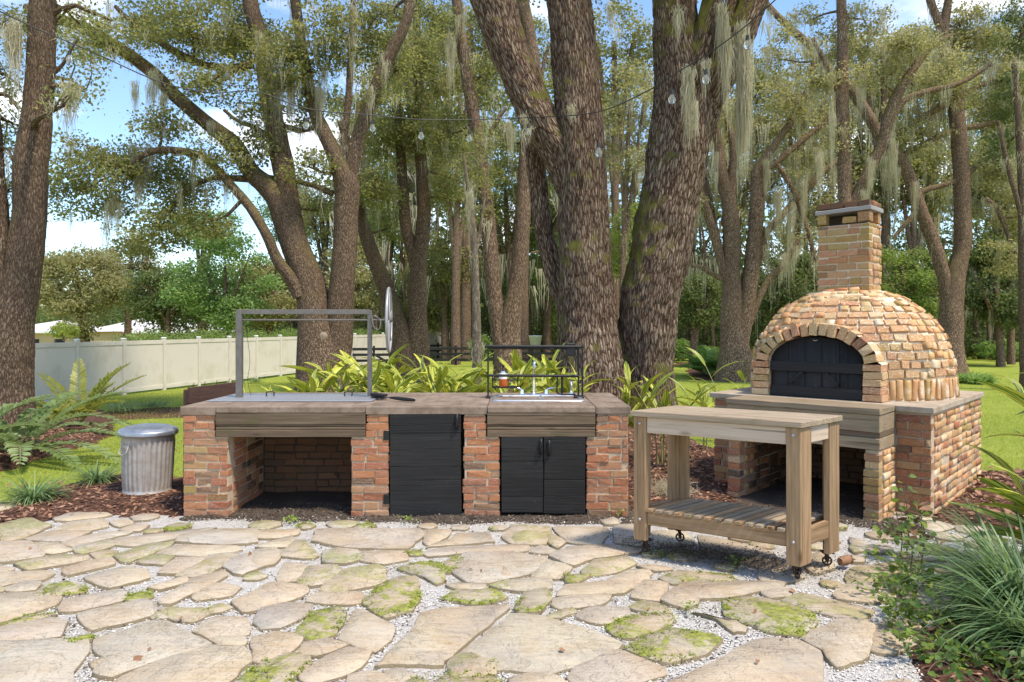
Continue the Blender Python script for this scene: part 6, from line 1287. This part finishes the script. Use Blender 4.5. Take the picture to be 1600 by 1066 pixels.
cycad('large grey-green cycad with long arching fronds at the left oak', q, [(rad(a), e_, l) for a, e_, l in ((8, .55, 1.15), (-12, .35, 1.2), (-30, .30, 1.05), (30, .95, 1.1), (150, .6, 1.), (200, .4, 1.1), (235, .55, .9), (-55, .5, .9), (75, 1.1, 1.0), (110, .9, .9), (-80, .7, .8), (-5, .85, 1.15), (178, .9, 1.1))], 1.22, 17, .070, .18, L_CYCAD, droop=(.7, 1.25))
q = (q[0] - .75, q[1] + .1, q[2]); cycad('grey-green cycad cut by the left edge', q, [(rad(a), e_, l) for a, e_, l in ((0, .7, 1.), (40, 1., 1.), (-30, .5, 1.), (80, 1.0, .9), (180, .6, 1.), (-70, .7, .9), (15, 1.05, 1.1))], 1.15, 16, .070, .18, L_CYCAD)
q = gp(122, 668); cycad('upright bronze-green cycad left of the rubbish can', q, [(rad(a), e_, l) for a, e_, l in ((55, 1.25, 1.), (20, .95, 1.0), (120, 1.3, 1.), (160, 1.0, .95), (80, 1.0, .8), (-20, .8, .85), (200, .8, .8), (-60, .7, .7), (250, .7, .7), (0, 1.15, 1.05))], 1.35, 20, .062, .18, L_CYCADB, droop=(.5, 1.))
q = gp(82, 672); cycad('low olive cycad between the grey-green and the bronze ones', q, [(rad(a), .8, .8) for a in (10, 60, 100, 150, 190, -30, -70)], .85, 18, .034, .13, L_CYCADB)
q = gp(150, 676); cycad('small green cycad frond cluster on the mulch edge', q, [(rad(a), .5, .8) for a in (-10, 20, -50, 180, 220)], .7, 16, .034, .12, L_CYCAD)
for px, py, lab in ((1100, 588, 'leftmost fern bush under the many-stemmed oak'), (1132, 590, 'middle fern bush under the many-stemmed oak'), (1160, 588, 'right fern bush beside the oven under the many-stemmed oak'), (1120, 575, 'rear fern bush close against the many-stemmed oak')):
    q = gp(px, py); cycad(lab, q, [(rad(a + R.uniform(-10, 10)), R.uniform(.5, 1.35), R.uniform(.7, 1.1)) for a in range(0, 360, 12)], 1.75, 20, .10, .30, L_FERN, 'fern', 'fern', 'ferns at the foot of the oak on the lawn')
for k, (px, py) in enumerate(((1050, 566), (1062, 560), (1370, 545), (1400, 560), (1560, 566), (1530, 560), (1590, 564), (1010, 560))):
    D = 47 + 2 * (k % 3); q = ((px - 800) * D / F_PX, D, -.72)
    shrub('woodland_shrub', ['leftmost low shrub at the wood edge beside the great oak', 'low shrub at the wood edge left of the ferns', 'low shrub seen at the dome left shoulder', 'low dark shrub behind the oven dome', 'leafy low shrub at the wood edge right of the forked oak', 'low shrub just right of the forked oak foot', 'low shrub at the far right wood edge', 'low shrub between the great oak stems'][k], 'shrub', q, (1.5, .8, .75), 1500, .17, (L_FERN, L_DARK)[k % 2], 'low shrubs along the wood edge')

# creeping vine at the lower right
iv = Buf(); st_ = Buf(); vine_roots = []
def ileaf(b, p, s, tone):
    n = Vector(R.normal(0, .55, 3)) + Vector((0, -.3, 1)); n.normalize(); d = n.cross(Vector(R.normal(0, 1, 3))).normalized(); w = n.cross(d)
    V = [p - d * s * .5, p - d * s * .25 + w * s * .42 + n * s * .08, p + d * s * .15 + w * s * .33 + n * s * .06, p + d * s * .62 - n * s * .08, p + d * s * .15 - w * s * .33 + n * s * .06, p - d * s * .25 - w * s * .42 + n * s * .08]
    b.add([list(v) for v in V], [[0, 3, 2, 1], [0, 5, 4, 3]], tone)
vt = thing('creeping_vine', 'tangle of small leaved creeping vine spilling over the stones at lower right', 'vine', (2.1, 3.6, 0))
for i in range(330):
    x0 = R.uniform(1.85, 3.1); y0 = R.uniform(2.75, 5.15)
    if x0 < 1.95 + max(0, y0 - 3.7) * .62 or (x0 > 2.5 and R.rand() < .5) or y0 > 4.6: continue
    az = R.uniform(1.6, 4.8); L = R.uniform(.15, .38); up = (R.uniform(.12, .26) if R.rand() < .25 else R.uniform(.03, .12)) * (1 if y0 < 3.9 else .6); p = Vector((x0, y0, .02)); pts = [p.copy()]; tone = R.rand()
    for k in range(6):
        az += R.normal(0, .4); f = (k + 1) / 6; p = p + Vector((math.cos(az) * L / 6, math.sin(az) * L / 6, 0)); p.z = .02 + up * math.sin(min(1, f * 1.1) * math.pi * .62); pts.append(p.copy())
    tube(st_, [list(q) for q in pts], [.0017] * len(pts), 4, n=9, cap=False)
    for k in range(R.randint(14, 30)):
        f = R.uniform(.15, 6); j = min(int(f), 5); q = pts[j].lerp(pts[j + 1], f - j) + Vector(R.normal(0, .018, 3)); q.z = max(q.z, .03); ileaf(iv, q, R.uniform(.020, .042), min(1, max(0, tone * .6 + (.35 if R.rand() < .2 else 0) + R.normal(0, .12))))
iv.obj('leaves', L_IVY, vt); st_.obj('stems', M_TWIG, vt)
sg = thing('leafy_sapling', 'thin upright sapling with green and brown leaves in front of the oven corner', 'sapling', (2.72, 4.95, .0)); a, b = Buf(), Buf()
for x, y, h in ((2.72, 4.95, .50), (2.62, 4.85, .34), (2.80, 4.9, .36), (2.68, 4.7, .40), (2.55, 4.6, .32)):
    pts = [Vector((x, y, .0)), Vector((x + .02, y, h * .5)), Vector((x - .01, y + .02, h))]; tube(b, pts, [.005, .004, .002], 5, n=8)
    for k in range(26): f = R.uniform(.25, 1.0); q = pts[0].lerp(pts[2], f) + Vector(R.normal(0, .055, 3)); tube(b, [pts[0].lerp(pts[2], f - .05), q], [.0015, .001], 4, n=2, cap=False); ileaf(a, q, R.uniform(.03, .055), R.rand() * .8)
a.obj('leaves', L_IVY, sg); b.obj('stems', M_TWIG, sg); a = Buf()
for k in range(16): ileaf(a, Vector((2.73 + R.normal(0, .06), 4.9 + R.normal(0, .05), R.uniform(.12, .4))), .08, R.rand())
a.obj('brown_leaves', M_DEAD, sg)
# weeds, litter leaves, clump of fallen hanging moss
def weed(label, px, py, n, s, h):
    q = G(px, py, .02); t = thing('weed', label, 'weed', q, 0, 'small weeds between the stones'); b = Buf()
    for k in range(n): ileaf(b, q + Vector((R.normal(0, s), R.normal(0, s), R.uniform(.01, h))), R.uniform(.012, .024), R.uniform(.5, 1))
    b.obj('leaves', L_IVY, t)
weed('tiny weed at the alcove threshold', 457, 816, 40, .035, .05); weed('tiny weed at the foot of the large black door', 636, 815, 24, .03, .04); weed('tiny weed beside the cart front left caster', 968, 803, 40, .04, .06)
weed('tiny weed on gravel right of the mossy stones', 1152, 884, 30, .03, .06); weed('tiny weed among the lower right mossy stones', 1078, 955, 26, .025, .05)
lb = Buf(); n = 34
for k in range(n):
    Y = R.uniform(2.9, 6.6); X = R.uniform(-.72, .72) * Y; p = Vector((X, Y, .034)); 
    if 2.6 < X and Y > 5.5: p.z += .06
    ileaf(lb, p, R.uniform(.02, .045), R.rand())
for k in range(150): X = R.uniform(3.9, 6.5); Y = R.uniform(5.6, 7.8); ileaf(lb, Vector((X, Y, .07 + R.uniform(0, .03))), R.uniform(.035, .095), R.rand())
for k in range(60): q = G(R.uniform(0, 270), R.uniform(745, 815)); ileaf(lb, q + Vector((0, 0, .045)), R.uniform(.025, .045), R.rand())
tag(lb.obj('fallen_leaves', M_DEAD), kind='stuff')
b = Buf(); q = G(1048, 772, .03); n = 900; C = np.array(q) + R.normal(0, 1, (n, 3)) * np.array([.09, .09, .035]) + np.array([0, 0, .05]); d = R.normal(0, 1, (n, 3)) * .04; s = np.cross(d, R.normal(0, 1, (n, 3))); s /= np.linalg.norm(s, axis=1)[:, None]; s *= .002
k = np.arange(n) * 4; b.add(np.stack([C - d, C + s, C + d, C - s], 1).reshape(-1, 3), np.stack([k, k + 1, k + 2, k + 3], 1), np.repeat(R.rand(n), 4)); tm = thing('fallen_moss', 'pale grey ball of fallen hanging moss on the mulch behind the cart', 'moss ball', q); b.obj('strands', L_MOSS, tm)

# lawn blades near enough to read as grass
n = 150000; Y = 7.0 + 26 * R.rand(n) ** 1.8; X = R.uniform(-.78, .78, n) * Y; m = ~((X > -3.2) & (X < 2.6) & (Y < 14)) & (Y > 6.9)
for k in (11, 12, 13, 14): 
    poly = beds[k][0]; m &= ~inside(poly, X, Y)
m &= ~((X > 1.8) & (X < 4.9) & (Y < 9)); m &= ~((X > -6.6) & (X < -2.8) & (Y < 7.3) )
X, Y = X[m], Y[m]; Z = gnd(X, Y) if False else terr(X, Y) - .03 + vn(np.stack([X * .35, Y * .35, 0 * X], 1), 5) * .05 * np.clip((Y - 8) / 6, 0, 1); n = len(X)
sz = np.clip(Y / 9, .8, 2.6); h = (.028 * R.uniform(.5, 1.2, n) * sz ** .5)[:, None]; w = (.004 * sz)[:, None]; th = R.uniform(0, np.pi, n); wd = np.stack([np.cos(th), np.sin(th), 0 * th], 1); base_ = np.stack([X, Y, Z], 1); ln = R.normal(0, .5, (n, 3)); ln[:, 2] = 1
b = Buf(); k = np.arange(n) * 3; b.add(np.stack([base_ - wd * w, base_ + wd * w, base_ + ln * h], 1).reshape(-1, 3), np.stack([k, k + 1, k + 2], 1), np.repeat(R.rand(n), 3)); tag(b.obj('grass', L_GRASS), kind='stuff')

# ------------------------------------------------------------------ string lights
slt = thing('string_lights', 'sagging black cable of clear bulb lights strung in front of the oaks', 'string lights', P(820, 184, 12.2))
wp = [(-90, -25), (0, 18), (60, 46), (150, 84), (250, 128), (330, 145), (400, 143), (480, 170), (580, 180), (660, 187), (740, 187), (822, 184), (930, 176), (1010, 143), (1060, 112), (1105, 85), (1160, 45), (1225, -12)]
def wd_(px): return 8.6 + (12.1 - 8.6) * px / 822 if px < 822 else 12.1 - 2.6 * (px - 822) / 400
b = Buf(); tube(b, [list(P(x, y, wd_(x))) for x, y in wp], [.0085] * len(wp), 6, n=180, cap=False); b.obj('cable', M_WIRE, slt, True)
for px, py, top in ((108, 92, 64), (375, 168, 144), (478, 196, 168), (582, 200, 180), (658, 212, 187), (733, 216, 187), (825, 206, 184), (935, 238, 176), (1050, 155, 120), (1103, 124, 86), (1168, 70, 40)):
    d = wd_(px); s = d / F_PX; c = P(px, py, d); r = 5.6 * s if px > 900 else 4.4 * s; b = Buf(); lathe(b, [(.0, -r * 1.5), (r * .6, -r * 1.3), (r, -r * .5), (r * .95, r * .2), (r * .55, r * 1.1), (r * .45, r * 1.4)], 14, c); o = b.obj('bulb', M_BULB, slt, True)
    b = Buf(); tube(b, [c + Vector((0, 0, r * 1.2)), c + Vector((0, 0, r * 2.6))], [r * .55, r * .45], 10, n=3); tube(b, [c + Vector((0, 0, r * 2.5)), P(px, top, d)], [.004, .004], 5, n=3, cap=False); b.obj('socket', M_WIRE, o, True)
